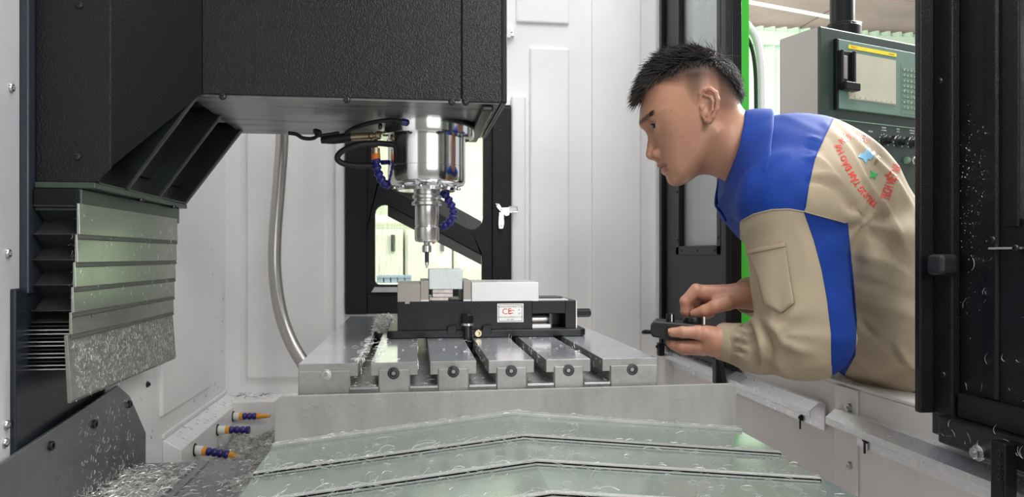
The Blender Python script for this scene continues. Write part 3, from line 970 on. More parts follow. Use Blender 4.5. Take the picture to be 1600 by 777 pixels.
# tool holder with an edge finder
th_ = thing('tool_holder', 'steel tool holder clamped in the spindle with a slim probe tip', 'tool holder', (sx, sy, zz(418)))
MB().lathe([(rr(17), zz(327)), (rr(17), zz(322)), (rr(23.5), zz(320.5)), (rr(23.5), zz(316.5)), (rr(19.5), zz(314.5)), (rr(19.5), zz(312)), (rr(22.5), zz(310)), (rr(22.5), zz(306)), (rr(20.5), zz(304)), (rr(20.5), zz(299))], (sx, sy, 0), n=48).build('holder_flange', 'steel', th_, smooth=35)
MB().lathe([(rr(16.5), zz(355)), (rr(18.6), zz(352)), (rr(18.6), zz(323)), (rr(17), zz(321.5))], (sx, sy, 0), n=48).build('holder_body', 'steel', th_, smooth=35)
MB().lathe([(rr(11), zz(379)), (rr(17.5), zz(377.5)), (rr(19.2), zz(374)), (rr(19.2), zz(356)), (rr(17), zz(354))], (sx, sy, 0), n=48).build('collet_nut', 'steel', th_, smooth=35)
MB().lathe([(rr(4.6), zz(384)), (rr(5.2), zz(378))], (sx, sy, 0), n=24).build('shank', 'steel', th_, smooth=35)
MB().lathe([(rr(5), zz(395)), (rr(7.2), zz(393.5)), (rr(7.2), zz(384.5)), (rr(5.5), zz(383))], (sx, sy, 0), n=24).build('probe_head', 'steel', th_, smooth=35)
MB().lathe([(rr(3.2), zz(410)), (rr(3.2), zz(394))], (sx, sy, 0), n=20).build('probe_stem', 'boltdark', th_, smooth=35)
MB().lathe([(rr(1.6), zz(419)), (rr(1.6), zz(415)), (rr(2.9), zz(414.5)), (rr(2.9), zz(410))], (sx, sy, 0), n=20).build('probe_tip', 'steel', th_, smooth=35)

# ---- way cover of the upright axis, bellows at its near side
ZX = -0.418
wc = thing('upright_way_cover', 'stepped green grey steel way cover hanging under the milling head on the left', 'way cover', (ZX, 1.18, 0.92))
MB().box((-0.475, SY0 - 0.003, 1.157), (ZX, 1.385, SZ0 - 0.008)).build('top_bar', 'casting_green', wc, bevel=0.002)
MB().box((-0.4745, SY0 - 0.007, 1.160), (ZX - 0.004, SY0 - 0.003, SZ0 - 0.009)).build('bar_cover', 'cover_dark', wc, bevel=0.001)
zb = [1.160, 1.121, 1.086, 1.055, 1.0235, 0.996, 0.918]
for i in range(6):
    off = 0.0016 * (5 - i)
    z1, z0 = zb[i], zb[i + 1]
    x1 = ZX - 0.008 + off
    y0, y1 = 0.988 - 0.0015 * i, 1.372
    mb = MB()
    lowm = i == 5
    if lowm:
        mb.prism([(x1 - 0.004, y0 - 0.006, z1 + 0.006), (x1, y0 - 0.006, z1 + 0.006), (x1 + 0.006, y0 - 0.006, z0 + 0.004), (x1 + 0.004, y0 - 0.006, z0), (x1, y0 - 0.006, z0)], (0, y1 - y0 + 0.006, 0))
    else:
        mb.prism([(x1 - 0.003, y0, z1 + 0.006), (x1, y0, z1 + 0.006), (x1 + 0.0010, y0, z0 + 0.0065), (x1 + 0.0010, y0, z0 + 0.0058), (x1 - 0.003, y0, z0 + 0.0058)], (0, y1 - y0, 0))
        MB().prism([(x1 - 0.003, y0, z0 + 0.0060), (x1 - 0.0002, y0, z0 + 0.0060), (x1 + 0.0012, y0, z0 + 0.0005), (x1 - 0.0003, y0, z0 - 0.0005), (x1 - 0.003, y0, z0 - 0.0005)], (0, y1 - y0, 0)).build('gap_shade_strip', 'gap_shade', wc, bevel=0.0004)  # recess shade below the plate edge, put in as a dark strip
    mb.build('cover_plate', 'zcover_low' if lowm else 'zcover', wc, bevel=0.0006)
spots = []
for k in range(1300):
    y, z = random.uniform(0.985, 1.365), 0.92 + 0.075 * random.random() ** 0.8
    spots.append(((ZX - 0.0075 + 0.006 * (0.996 - z) / 0.078, y, z), (1, 0, 0.1)))
for k in range(90):
    spots.append(((ZX + 0.001, random.uniform(0.99, 1.36), random.choice(zb[1:5]) + random.uniform(-0.004, 0.03)), (1, 0, 0)))
for k in range(60):
    spots.append(((ZX - 0.006, 0.984 + random.uniform(-0.003, 0.003), random.uniform(0.92, 1.15)), (1, -0.6, 0)))
chips('swarf', spots, 0.0055, 0.0005, parent=wc, curl=1.4)
bl = thing('bellows', 'black folded bellows with thin steel leaves at the near side of the upright way cover', 'bellows', (-0.45, 1.0, 0.96))
pz_ = [PY(60, v, 1.0).z for v in (322, 366, 406, 445, 485, 503)]
xa, xb2 = qx(57, 1.0), qx(121, 1.0)
for i, z in enumerate(pz_):
    MB().box((xa - 0.003, 0.992, z - 0.0008), (xb2 + 0.001, 1.05, z + 0.0008)).build('leaf', 'boltdark', bl)
for i in range(5):
    z1, z0 = pz_[i] - 0.001, pz_[i + 1] + 0.001
    zm = (z0 + z1) / 2
    mb = MB()
    xn = xb2 - 0.012
    vs = [(xa, 0.997, z1), (xb2 - 0.002, 0.999, z1), (xa, 1.020, zm), (xn, 1.022, zm), (xa, 0.997, z0), (xb2 - 0.002, 0.999, z0)]
    vs += [(x, y + 0.002, z) for x, y, z in vs]
    mb.add(vs, [(0, 2, 3, 1), (2, 4, 5, 3), (6, 7, 9, 8), (8, 9, 11, 10), (0, 1, 7, 6), (4, 10, 11, 5), (0, 6, 8, 2), (2, 8, 10, 4), (1, 3, 9, 7), (3, 5, 11, 9)])
    mb.build('fold', 'bellows', bl)
    MB().prism([(xb2 - 0.002, 0.999, z1), (xn, 1.02, zm), (xb2 - 0.002, 0.999, z0), (xb2, 1.04, z0), (xb2, 1.04, z1)], (0.0015, 0, 0)).build('fold_side', 'bellows', bl)
MB().box((xa + 0.001, 1.026, 0.955), (xb2 - 0.001, 1.06, 1.16)).build('backing', 'rubber', bl)
for i in range(12):
    z = PY(60, 509 + i * 6.1, 1.0).z
    MB().box((xa - 0.006 + 0.001 * (i % 2), 0.990, z - 0.0007), (xb2 - 0.002, 1.03, z + 0.0007)).build('leaf', 'boltsteel' if i % 3 else 'boltdark', bl)

# ---- deck in the lower left, chips heaped beside it
dk = thing('chip_deck', 'flat violet grey deck with a seam in the lower left', 'deck', (-0.36, 1.0, 0.70))
MB().box((-0.462, 0.55, 0.735), (-0.352, 1.31, 0.752)).build('deck_sheet', 'deck', dk, bevel=0.0015)
MB().box((-0.3505, 0.55, 0.735), (-0.235, 1.31, 0.752)).build('deck_sheet', 'deck', dk, bevel=0.0015)
MB().box((-0.356, 0.55, 0.7515), (-0.346, 1.306, 0.7545)).build('seam_strip', 'deck', dk, bevel=0.001)
tray = thing('chip_tray', 'pale trough floor beneath the coolant nozzles', 'tray', (0.0, 1.2, 0.62))
MB().box((XL, 0.30, 0.62), (XR, YB, 0.64)).build('tray_floor', 'white_low', tray)


def heap(name, label, x0, x1, y0, y1, zf, n, ln, wd, nx=44, ny=44):
    """A bed of packed chips with loose curls all over it (nobody could count them)."""
    mb = MB()
    vs = []
    for j in range(ny + 1):
        for i in range(nx + 1):
            x, y = x0 + (x1 - x0) * i / nx, y0 + (y1 - y0) * j / ny
            vs.append((x, y, zf(x, y) + random.uniform(-0.002, 0.002)))
    mb.add(vs, [(j * (nx + 1) + i, j * (nx + 1) + i + 1, (j + 1) * (nx + 1) + i + 1, (j + 1) * (nx + 1) + i) for j in range(ny) for i in range(nx)])
    o = mb.build(name, 'chipbed', smooth=60)
    tag(o, label, 'chips', kind='stuff')
    sp2 = []
    for k in range(n):
        x, y = random.uniform(x0, x1), random.uniform(y0, y1)
        sp2.append(((x, y, zf(x, y) + random.uniform(-0.001, 0.004)), (random.uniform(-0.5, 0.5), random.uniform(-0.5, 0.5), 1)))
    c = chips('loose_swarf', sp2, ln, wd, parent=o, curl=2.4)
    return o


heap('chip_heap', 'bright heap of curled aluminium chips below the three coolant nozzles', -0.43, -0.16, 1.30, 1.86, lambda x, y: 0.668 + 0.05 * math.exp(-((x + 0.30) / 0.10) ** 2 - ((y - 1.42) / 0.16) ** 2) + 0.012 * sin(x * 60) * sin(y * 47), 4200, 0.011, 0.0013)


def zdeck(x, y):
    return 0.7515 + 0.010 * max(0, 1 - ((x + 0.415) / 0.062) ** 2) * max(0, min(1, (1.27 - y) / 0.15))


heap('chip_heap', 'curled chips strewn over the deck in front of the grey chute sheet', -0.463, -0.362, 0.62, 1.295, zdeck, 2300, 0.013, 0.0013, 24, 44)
heap('chip_heap', 'drift of chips piled against the left ends of the roof shaped cover', -0.30, -0.20, 0.62, 1.30, lambda x, y: 0.745 + 0.022 * max(0, (x + 0.30) / 0.1) + 0.004 * sin(y * 50), 1900, 0.012, 0.0013, 20, 44)
sp2 = [((random.uniform(-0.36, -0.30), random.uniform(0.7, 1.30), 0.7525), (0, 0, 1)) for k in range(260)]
chips('swarf', sp2, 0.011, 0.001, parent=dk)
# chips sticking to the left wall, the chute sheet and the ledges
sp3 = [((XL + 0.0005, random.uniform(1.3, 1.9), random.uniform(0.77, 1.15)), (1, 0, 0)) for k in range(90)]
chips('swarf', sp3, 0.008, 0.0008, m='boltdark', parent=wall_left)
sp3 = [((-0.4655, random.uniform(1.10, 1.30), random.uniform(0.76, 0.87)), (1, 0, 0)) for k in range(130)]
sp3 += [((-0.4655, random.uniform(0.85, 1.28), random.uniform(0.75, 0.77)), (1, 0, 0)) for k in range(160)]
chips('swarf', sp3, 0.008, 0.0009, parent=gs)
sp3 = []
for k in range(55):
    t_ = random.random()
    sp3.append(((XL + 0.034 * t_, random.uniform(1.46, 1.93), 0.757 - 0.021 * t_ + 0.001), (0.5, 0, 1)))
o = chips('ledge_swarf', sp3, 0.010, 0.0005, m='boltdark', label='dark wispy chips lying on the white sloping ledge', cat='chips')
sp3 = [((random.uniform(-0.44, -0.36), random.uniform(1.88, 1.93), 0.7495), (random.uniform(-.5, .5), random.uniform(-.5, .5), 1)) for k in range(40)]
chips('corner_swarf', sp3, 0.030, 0.0006, m='boltdark', label='tangle of dark stringy swarf on the white ledge in the back corner', cat='chips', curl=4)

# ---- three coolant nozzles on the left manifold
for (y, ang, tipf, lab, L) in ((1.54, -0.10, True, 'coolant nozzle nearest the camera, navy links and a long amber tip', 3), (1.71, -0.02, False, 'middle coolant nozzle of navy links without an amber tip', 2.3), (1.85, 0.03, True, 'coolant nozzle deepest in the corner, navy links and an amber tip', 2.2)):
    x0 = XL + 0.034
    b = Vector((x0, y, 0.714))
    t = thing('coolant_nozzle', lab, 'nozzle', b, 'coolant nozzles on the left ledge')
    d = Vector((1, -0.25 if tipf else -0.05, ang)).normalized()
    MB().lathe([(0.013, -0.002), (0.013, 0.001), (0.012, 0.002)], b, (1, 0, 0), n=24).build('washer', 'rubber', t, smooth=40)
    MB().lathe([(0.0095, 0.001), (0.0095, 0.017), (0.0085, 0.018)], b, d, n=20).build('socket', 'whiteplastic', t, smooth=40)
    MB().lathe([(0.0085, 0.017), (0.0085, 0.026), (0.0075, 0.027)], b, d, n=20).build('ring', 'orange', t, smooth=40)
    p = b + d * 0.026
    dd = d.copy()
    nl = 4 if L > 2.5 else 3
    for k in range(nl):
        h = 0.0125
        dd = (dd + Vector((0, -0.02, -0.05 if k % 2 else 0.03))).normalized()
        MB().lathe([(0.005, -0.001), (0.0075, 0.0), (0.0085, 0.003), (0.0080, 0.006), (0.0058, 0.008), (0.0056, 0.0095), (0.0068, 0.011), (0.005, h + 0.001)], p, dd, n=16).build('link', 'blueplastic', t, smooth=50)
        p = p + dd * h
    if tipf:
        MB().lathe([(0.0068, -0.001), (0.0075, 0.003), (0.0060, 0.006), (0.0028, 0.031), (0.0022, 0.031)], p, dd, n=16).build('tip', 'orange', t, smooth=40)
    else:
        MB().lathe([(0.0085, -0.001), (0.0085, 0.006), (0.006, 0.006)], p, dd, n=16).build('end_cap', 'blueplastic', t, smooth=40)

# ---- braided conduit behind the table
bc = thing('braided_conduit', 'silver braided conduit curving down behind the left of the table', 'conduit', PD(470, 560, 1.75))
pts = spline([PY(441, 150, 1.84), PY(441, 215, 1.84), PY(436, 290, 1.84), PY(430, 370, 1.83), PY(430, 430, 1.82), PY(439, 490, 1.80), PY(455, 535, 1.77), PY(478, 575, 1.73), PY(500, 615, 1.70), Vector((-0.145, 1.69, 0.642))], 10)
L = [0.0]
for a, b in zip(pts, pts[1:]): L.append(L[-1] + (b - a).length)
dense, rad = [], []
N_ = 200
for i in range(N_ * 2):
    s = L[-1] * i / (N_ * 2 - 1)
    j = max(k for k in range(len(L)) if L[k] <= s + 1e-9)
    j = min(j, len(pts) - 2)
    dense.append(pts[j].lerp(pts[j + 1], (s - L[j]) / (L[j + 1] - L[j])))
    rad.append(0.0158 if i % 2 else 0.0150)
MB().tube(dense, rad, 16).build('braid', 'braid', bc, smooth=80)

# ================================================================== TABLE, VISE, WAY COVER
YT0, YT1, ZT = 0.935, 1.66, 0.967
TX0, TX1 = qx(466, YT0), qx(1027, YT0)
uslots = [569.4, 662.4, 754.0, 844.0, 932.0]
xsl = [qx(u, YT0) for u in uslots]
table = thing('machine_table', 'grey steel machine table with five long T slots under the vise', 'machine table', ((TX0 + TX1) / 2, 1.3, 0.92))
ZB = 0.9265
prof = [(TX0, ZB), (TX0, ZT)]
for x in xsl:
    n_, w_, d1, d2 = 0.0078, 0.0172, 0.0165, 0.0295
    prof += [(x - n_, ZT), (x - n_, ZT - d1), (x - w_, ZT - d1), (x - w_, ZT - d2), (x + w_, ZT - d2), (x + w_, ZT - d1), (x + n_, ZT - d1), (x + n_, ZT)]
prof += [(TX1, ZT), (TX1, ZB)]
mb = MB()
mb.prism([(x, YT0, z) for x, z in prof], (0, YT1 - YT0, 0))
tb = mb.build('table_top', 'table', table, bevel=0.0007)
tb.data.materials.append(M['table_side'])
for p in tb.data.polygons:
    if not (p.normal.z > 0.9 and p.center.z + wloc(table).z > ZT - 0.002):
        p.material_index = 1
# wall of the slots shows darker machining, small sills at their mouths
for x in xsl:
    MB().box((x - 0.0172, YT0 - 0.005, ZT - 0.0325), (x + 0.0172, YT0 + 0.004, ZT - 0.0293)).build('slot_sill', 'boltsteel', table, bevel=0.0004)
for a, b in zip([TX0] + [x + 0.0172 for x in xsl], [x - 0.0172 for x in xsl] + [TX1]):
    MB().box((a + 0.001, YT0 - 0.003, ZB), (b - 0.001, YT0 + 0.002, ZT - 0.009)).build('end_block', 'table_side', table, bevel=0.0008)
MB().box((TX0 - 0.001, YT0 - 0.003, ZB - 0.012), (TX1 + 0.001, YT1, ZB)).build('table_base', 'table_side', table, bevel=0.001)
for i, (u, v) in enumerate(((508, 586), (615, 583.6), (708.5, 581), (799, 580), (888.5, 579), (988, 577.6))):
    hardware('counterbore', 'bolt', table, PY(u, v, YT0 - 0.003), (0, -1, 0), 0.0074, 'steel' if i == 0 else 'boltdark')
hardware('button', 'screw', table, (TX0, YT0 + 0.02, 0.948), (-1, 0, 0), 0.005, 'boltsteel')
spots = []
for k in range(420):
    x = random.choice(xsl + [xsl[0], xsl[0]])
    spots.append(((x + random.uniform(-0.015, 0.015), YT0 + 0.7 * random.random() ** 1.5, ZT - 0.0285), (random.uniform(-.4, .4), random.uniform(-.4, .4), 1)))
for k in range(200):
    spots.append(((xsl[0] + random.choice((-0.009, 0.012)) + random.uniform(-0.004, 0.006), random.uniform(0.95, 1.25), ZT + 0.0002), (0, 0, 1)))
for k in range(80):
    spots.append(((random.uniform(TX0, TX1), random.uniform(0.94, 1.2), ZT + 0.0002), (0, 0, 1)))
for k in range(150):
    spots.append(((random.uniform(TX0, TX1), YT0 - 0.005, random.uniform(ZB - 0.01, ZT - 0.005)), (0, -1, 0.2)))
for k in range(260):
    x = random.choice(xsl)
    spots.append(((x + random.choice((-1, 1)) * 0.0078, YT0 + 0.3 * random.random(), ZT - 0.008 + random.uniform(-0.007, 0.007)), (-1 if x > 0.05 else 1, 0, 0)))
chips('swarf', spots, 0.0070, 0.0005, parent=table, curl=1.5)
heap('chip_heap', 'chips piled at the back of the table left of the vise', xsl[0] - 0.01, -0.05, 1.30, 1.62, lambda x, y: ZT + 0.012 * max(0, 1 - abs(y - 1.47) / 0.17), 900, 0.009, 0.0011, 12, 14)

# ---- vise
v0 = PZ(760, 528, ZT)
VY = v0.y                         # front of the flange
VB = VY + 0.010                   # front of the body
VD = 0.135                        # jaw width
vx = lambda u, y=VB: qx(u, y)
vz = lambda v, u=760, y=VB: PY(u, v, y).z
vise = thing('machine_vise', 'black machine vise with bright steel jaws clamped on the slotted table', 'vise', (vx(760), VB + VD / 2, ZT))
fz1 = ZT + 0.0125
fp = round_poly([(vx(604, VY), VY), (vx(916, VY), VY), (vx(918, VY), VB + VD + 0.012), (vx(604, VY), VB + VD + 0.012)], 0.010)
MB().prism([(p.x, p.y, ZT + 0.0003) for p in fp], (0, 0, fz1 - ZT)).build('flange', 'black', vise, bevel=0.002)
bz1 = vz(470.5)
x0, x1 = vx(621), vx(900)
wx0_, wx1_ = vx(832), vx(883)
wz0_, wz1_ = vz(514), vz(491)
mb = MB()
mb.box((x0, VB, fz1 - 0.001), (wx0_, VB + VD, bz1))
mb.box((wx1_, VB, fz1 - 0.001), (x1, VB + VD, bz1))
mb.box((wx0_ - 0.001, VB, wz1_), (wx1_ + 0.001, VB + VD, bz1 - 0.0005))
mb.box((wx0_ - 0.001, VB + 0.0005, fz1 - 0.001), (wx1_ + 0.001, VB + VD - 0.001, wz0_))
mb.box((wx0_ - 0.001, VB + 0.05, wz0_), (wx1_ + 0.001, VB + 0.06, wz1_))
mb.build('body', 'black', vise, bevel=0.0012)
MB().cyl((wx0_, VB + 0.030, (wz0_ + wz1_) / 2 + 0.001), (vx(861), VB + 0.030, (wz0_ + wz1_) / 2 + 0.001), 0.0075).build('lead_screw', 'steel', vise, smooth=40)
MB().box((wx0_ + 0.0005, VB + 0.004, wz0_ - 0.0005), (vx(861), VB + 0.048, wz0_ + 0.006)).build('way_strip', 'jaw_bright', vise)
MB().box((vx(860), VB + 0.010, wz0_), (vx(864), VB + 0.05, wz1_)).build('nut_face', 'boltdark', vise)
MB().box((x1, VB + 0.004, fz1), (x1 + 0.0025, VB + VD, bz1 - 0.001)).build('end_plate', 'jaw_bright', vise)
jz = vz(443)
jp = vz(438.5)
MB().box((vx(621), VB + 0.0005, bz1 - 0.002), (vx(657), VB + VD, jz)).build('fixed_jaw', 'jaw', vise, bevel=0.0006)
MB().box((vx(633), VB - 0.0005, vz(474)), (vx(640), VB + 0.004, vz(467))).build('key', 'jaw', vise)
for a, b in ((657.3, 670), (724, 736.5)):
    MB().box((vx(a), VB + 0.0005, bz1 + 0.0005), (vx(b), VB + VD, jp)).build('jaw_plate', 'jaw', vise, bevel=0.0006)
MB().box((vx(657.3), VB, vz(470.5)), (vx(670), VB + 0.006, vz(468))).build('jaw_step', 'jaw_bright', vise)
MB().box((vx(724), VB, vz(470.5)), (vx(736), VB + 0.006, vz(468))).build('jaw_step', 'jaw_bright', vise)
MB().box((vx(737), VB + 0.0005, bz1 - 0.001), (vx(842), VB + VD, vz(441.5))).build('sliding_jaw', 'jaw_bright', vise, bevel=0.0006)
MB().box((vx(842), VB + 0.002, bz1), (vx(888), VB + VD - 0.002, bz1 + 0.0018)).build('way_cover', 'jaw_bright', vise)
MB().box((vx(844), VB + 0.03, bz1 + 0.0018), (vx(884), VB + 0.09, bz1 + 0.0035)).build('cover_clip', 'black', vise)
# screw end
sy_ = VB + VD / 2
p = PY(905, 489, sy_)
x1b = x1 + 0.0025
MB().cyl((x1b, sy_, p.z), (x1b + 0.008, sy_, p.z), 0.0135).build('collar', 'black', vise, smooth=40, bevel=0.001)
MB().lathe([(0.0078, 0), (0.0078, 0.030), (0.0068, 0.032)], (x1b + 0.006, sy_, p.z), (1, 0, 0), n=6).build('hex_end', 'black', vise, bevel=0.0006)
# clamping stud, nut and washer in front
bx = vx(730.5, VY)
by = VY - 0.004
cb = thing('clamp_stud', 'black clamping bolt with a hexagon nut standing before the vise', 'clamp bolt', (bx, by, ZT))
bolt_z = lambda v: PY(730, v, by).z
MB().cyl((bx, by, ZT - 0.024), (bx, by, bolt_z(507)), 0.0066, n=18).build('stud', 'boltdark', cb, smooth=40)
MB().cyl((bx, by, bolt_z(508.5)), (bx, by, bolt_z(505)), 0.0115, n=24).build('washer', 'boltsteel', cb, smooth=40)
MB().lathe([(0.0102, 0), (0.0102, bolt_z(493) - bolt_z(505)), (0.0085, bolt_z(491) - bolt_z(505))], (bx, by, bolt_z(505)), n=6).build('nut', 'black', cb, bevel=0.0006)
MB().cyl((bx, by, bolt_z(492)), (bx, by, bolt_z(490)), 0.0066, n=14).build('stud_end', 'boltdark', cb, smooth=40)
# notches in the flange beside the stud
for a, b in ((697, 714), (752, 768)):
    MB().prism([(vx(a, VY), VY - 0.0005, ZT + 0.006), (vx(b, VY), VY - 0.0005, ZT + 0.006), (vx((a + b) / 2 + (8 if a < 720 else 8), VY), VY - 0.0005, ZT + 0.021), (vx(a + 3, VY), VY - 0.0005, ZT + 0.019)], (0, 0.011, 0)).build('clamp_lug', 'black', vise, bevel=0.001)
hardware('socket', 'screw', vise, PY(747, 521, VY), (0, -1, 0), 0.006, 'brass')
# maker's plate
pa, pbb = PY(777, 504, VB - 0.0006), PY(818, 474.5, VB - 0.0006)
plate = MB().box((pa.x, VB - 0.0010, pa.z), (pbb.x, VB, pbb.z)).build('maker_plate', 'label', vise, bevel=0.0004)
w, h = pbb.x - pa.x, pbb.z - pa.z
yy = VB - 0.0011
for a, b, c, d in ((.05, .95, .05, .075), (.05, .95, .925, .95), (.05, .065, .05, .95), (.935, .95, .05, .95)):
    MB().box((pa.x + w * a, yy - 0.0001, pa.z + h * c), (pa.x + w * b, VB - 0.0009, pa.z + h * d)).build('border', 'ink', plate)
mk = lambda fx, fz: frame_mtx((pa.x + w * fx, yy, pa.z + h * fz), (1, 0, 0), (0, 0, 1))
text_part('print', 'TAIWAN MACHINE TOOL', 0.0036, 'ink', mk(.5, .83), plate, 0.0001)
text_part('print', 'CE', 0.0135, 'red', mk(.36, .57), plate, 0.0001)
MB().box((pa.x + w * .42, yy - 0.0001, pa.z + h * .62), (pa.x + w * .66, VB - 0.0009, pa.z + h * .65)).build('print', 'red', plate)
MB().box((pa.x + w * .42, yy - 0.0001, pa.z + h * .47), (pa.x + w * .61, VB - 0.0009, pa.z + h * .505)).build('print', 'red', plate)
text_part('print', 'R', 0.0042, 'ink', mk(.83, .66), plate, 0.0001)
text_part('print', 'ST', 0.0042, 'ink', mk(.84, .46), plate, 0.0001)
text_part('print', 'UNION ENGINEERING CO.,LTD', 0.0029, 'ink', mk(.5, .28), plate, 0.0001)
text_part('print', 'No. 5090', 0.0029, 'ink', mk(.5, .15), plate, 0.0001)

# ---- workpiece and parallels between the jaws
wp = thing('workpiece', 'pale sawn aluminium block clamped upright between the vise jaws', 'workpiece', (vx(697), VB + 0.06, vz(452)))
MB().box((vx(670.3), VB + 0.004, vz(452)), (vx(723), VB + 0.105, vz(421))).build('block', 'workpiece', wp, bevel=0.0008)
for i, (a, b, c, d, lab) in enumerate(((676, 708, 458, 452.2, 'pinkish ground parallel directly under the aluminium block'), (676, 708, 464.5, 458.4, 'pinkish ground parallel, second under the aluminium block'), (671, 701, 470, 464.8, 'lowest pinkish parallel under the block, covered in chips'))):
    tag(MB().box((vx(a), VB + 0.008 + 0.002 * i, vz(c)), (vx(b), VB + 0.02 + 0.07, vz(d))).build('parallel_bar', 'parallel', bevel=0.0005), lab, 'parallel', 'parallels under the block')
tag(MB().box((vx(701.5), VB + 0.012, vz(470)), (vx(723), VB + 0.03, vz(467.5))).build('parallel_bar', 'boltdark', bevel=0.0004), 'thin dark parallel lying beside the lowest pinkish one', 'parallel', 'parallels under the block')

# ---- end sheet and roof shaped telescopic cover
CX0, CX1, RX = -0.169, 0.415, 0.117
es = thing('end_sheet', 'upright grey streaked sheet across the front under the table', 'sheet', (0.12, 0.92, 0.87))
ep = [(CX0, 0.920, 0.862), (CX0, 0.920, 0.924), (CX0 + 0.008, 0.920, 0.931), (CX1 - 0.006, 0.920, 0.9335), (CX1, 0.920, 0.928), (CX1, 0.920, 0.862)]
MB().prism(ep, (0, 0.004, 0)).build('sheet', 'endplate', es, bevel=0.0008)
rc = thing('roof_way_cover', 'wet green grey roof shaped telescopic cover stepping down to the camera', 'way cover', (RX, 0.75, 0.85))
edges = [0.905, 0.800, 0.715, 0.630, 0.540, 0.45]
for i in range(5):
    yf = edges[i + 1] if i < 4 else 0.40
    yb_ = edges[i] + (0.012 if i else 0.012)
    yb_, yf = edges[i] + 0.012, edges[i + 1] - 0.0
    zr = 0.9035 - 0.0045 * i
    x0, x1 = CX0 - 0.0015 * (4 - i) * 0 , CX1 + (0.0 if i == 0 else 0.0)
    # plate i covers from its back edge to its front edge yf
    ze0 = zr - 0.031
    ze1 = zr - 0.029
    th = 0.0025
    mb = MB()
    mb.prism([(x0, yb_, ze0), (RX, yb_, zr), (x1, yb_, ze1), (x1, yb_, ze1 - th), (RX, yb_, zr - th), (x0, yb_, ze0 - th)], (0, yf - yb_, 0))
    mb.prism([(x0, yb_, ze0), (x0, yb_, ze0 - 0.03), (x0 + 0.002, yb_, ze0 - 0.03), (x0 + 0.002, yb_, ze0)], (0, yf - yb_, 0))
    mb.prism([(x1, yb_, ze1), (x1, yb_, ze1 - 0.03), (x1 - 0.002, yb_, ze1 - 0.03), (x1 - 0.002, yb_, ze1)], (0, yf - yb_, 0))
    pl_ = mb.build('cover_plate', 'waycover', rc, bevel=0.0005)
    # raised wiper lip along its front edge
    t2 = 0.0042
    mb = MB()
    w2 = 0.008
    mb.prism([(x0, yf, ze0 - 0.004), (x0, yf, ze0 + 0.0005), (RX, yf, zr + 0.0005), (x1, yf, ze1 + 0.0005), (x1, yf, ze1 - 0.004), (RX, yf, zr - 0.004)], (0, w2, 0))
    mb.build('wiper_lip', 'lip', pl_)
# lip against the end sheet
mb = MB()
mb.prism([(CX0, 0.902, 0.872), (CX0, 0.902, 0.8765), (RX, 0.902, 0.9075), (CX1, 0.902, 0.8785), (CX1, 0.902, 0.874), (RX, 0.902, 0.903)], (0, 0.018, 0))
mb.build('back_lip', 'lip', rc, bevel=0.0008)
# fixed apron right of the plates
ap = MB()
ap.prism([(CX1 + 0.001, 0.84, 0.858), (CX1 + 0.030, 0.84, 0.856), (CX1 + 0.034, 0.84, 0.80), (CX1 + 0.001, 0.84, 0.80)], (0, -0.5, 0))
ap.build('side_rail', 'waycover', rc, bevel=0.002)


def zroof(x, i):
    zr = 0.9035 - 0.0045 * i
    return zr - 0.031 * (RX - x) / (RX - CX0) if x < RX else zr - 0.029 * (x - RX) / (CX1 - RX)


spots = []
for i in range(4):
    for k in range(50):
        x = random.uniform(CX0, CX1)
        spots.append(((x, random.uniform(edges[i + 1] + 0.01, edges[i]), zroof(x, i) + 0.0004), (0, 0, 1)))
    for k in range(120):
        x = CX0 + (CX1 - CX0) * random.random() ** (1.8 if i < 3 else 1.2)
        spots.append(((x, edges[i + 1] - 0.003 + random.uniform(-0.004, 0.004), zroof(x, i) - 0.003), (0, -0.4, 1)))
    for k in range(60):
        x = CX0 + (CX1 - CX0) * random.random()
        spots.append(((x, edges[i + 1] + random.uniform(0.0, 0.011), zroof(x, i) + 0.0015), (0, 0, 1)))
for k in range(150):
    x = CX0 + (CX1 - CX0) * random.random() ** 1.5
    spots.append(((x, 0.907 + random.uniform(-0.010, 0.008), zroof(x, 0) + 0.0042), (0, 0, 1)))
for k in range(90):
    spots.append(((random.uniform(CX0, CX1), 0.9195, random.uniform(0.905, 0.933)), (0, -1, 0.2)))
chips('swarf', spots, 0.0095, 0.0006, parent=rc, curl=0.9)
spots = []
for i in range(4):
    for k in range(80):
        x = CX0 + (RX - CX0 + 0.05) * random.random() ** 1.3
        spots.append(((x, edges[i + 1] + random.uniform(-0.006, 0.004), zroof(x, i) + 0.001), (0, -0.3, 1)))
    for k in range(18):
        x = random.uniform(CX0, CX1)
        spots.append(((x, random.uniform(edges[i + 1], edges[i]), zroof(x, i) + 0.0006), (0, 0, 1)))
chips('long_swarf', spots, 0.020, 0.0006, parent=rc, curl=1.4)
spots = [((random.uniform(CX0, CX1), 0.9192, 0.9325 + random.uniform(-0.012, 0.001)), (0, -1, 0.4)) for k in range(30)]
chips('swarf', spots, 0.016, 0.0006, parent=es, curl=2.0)

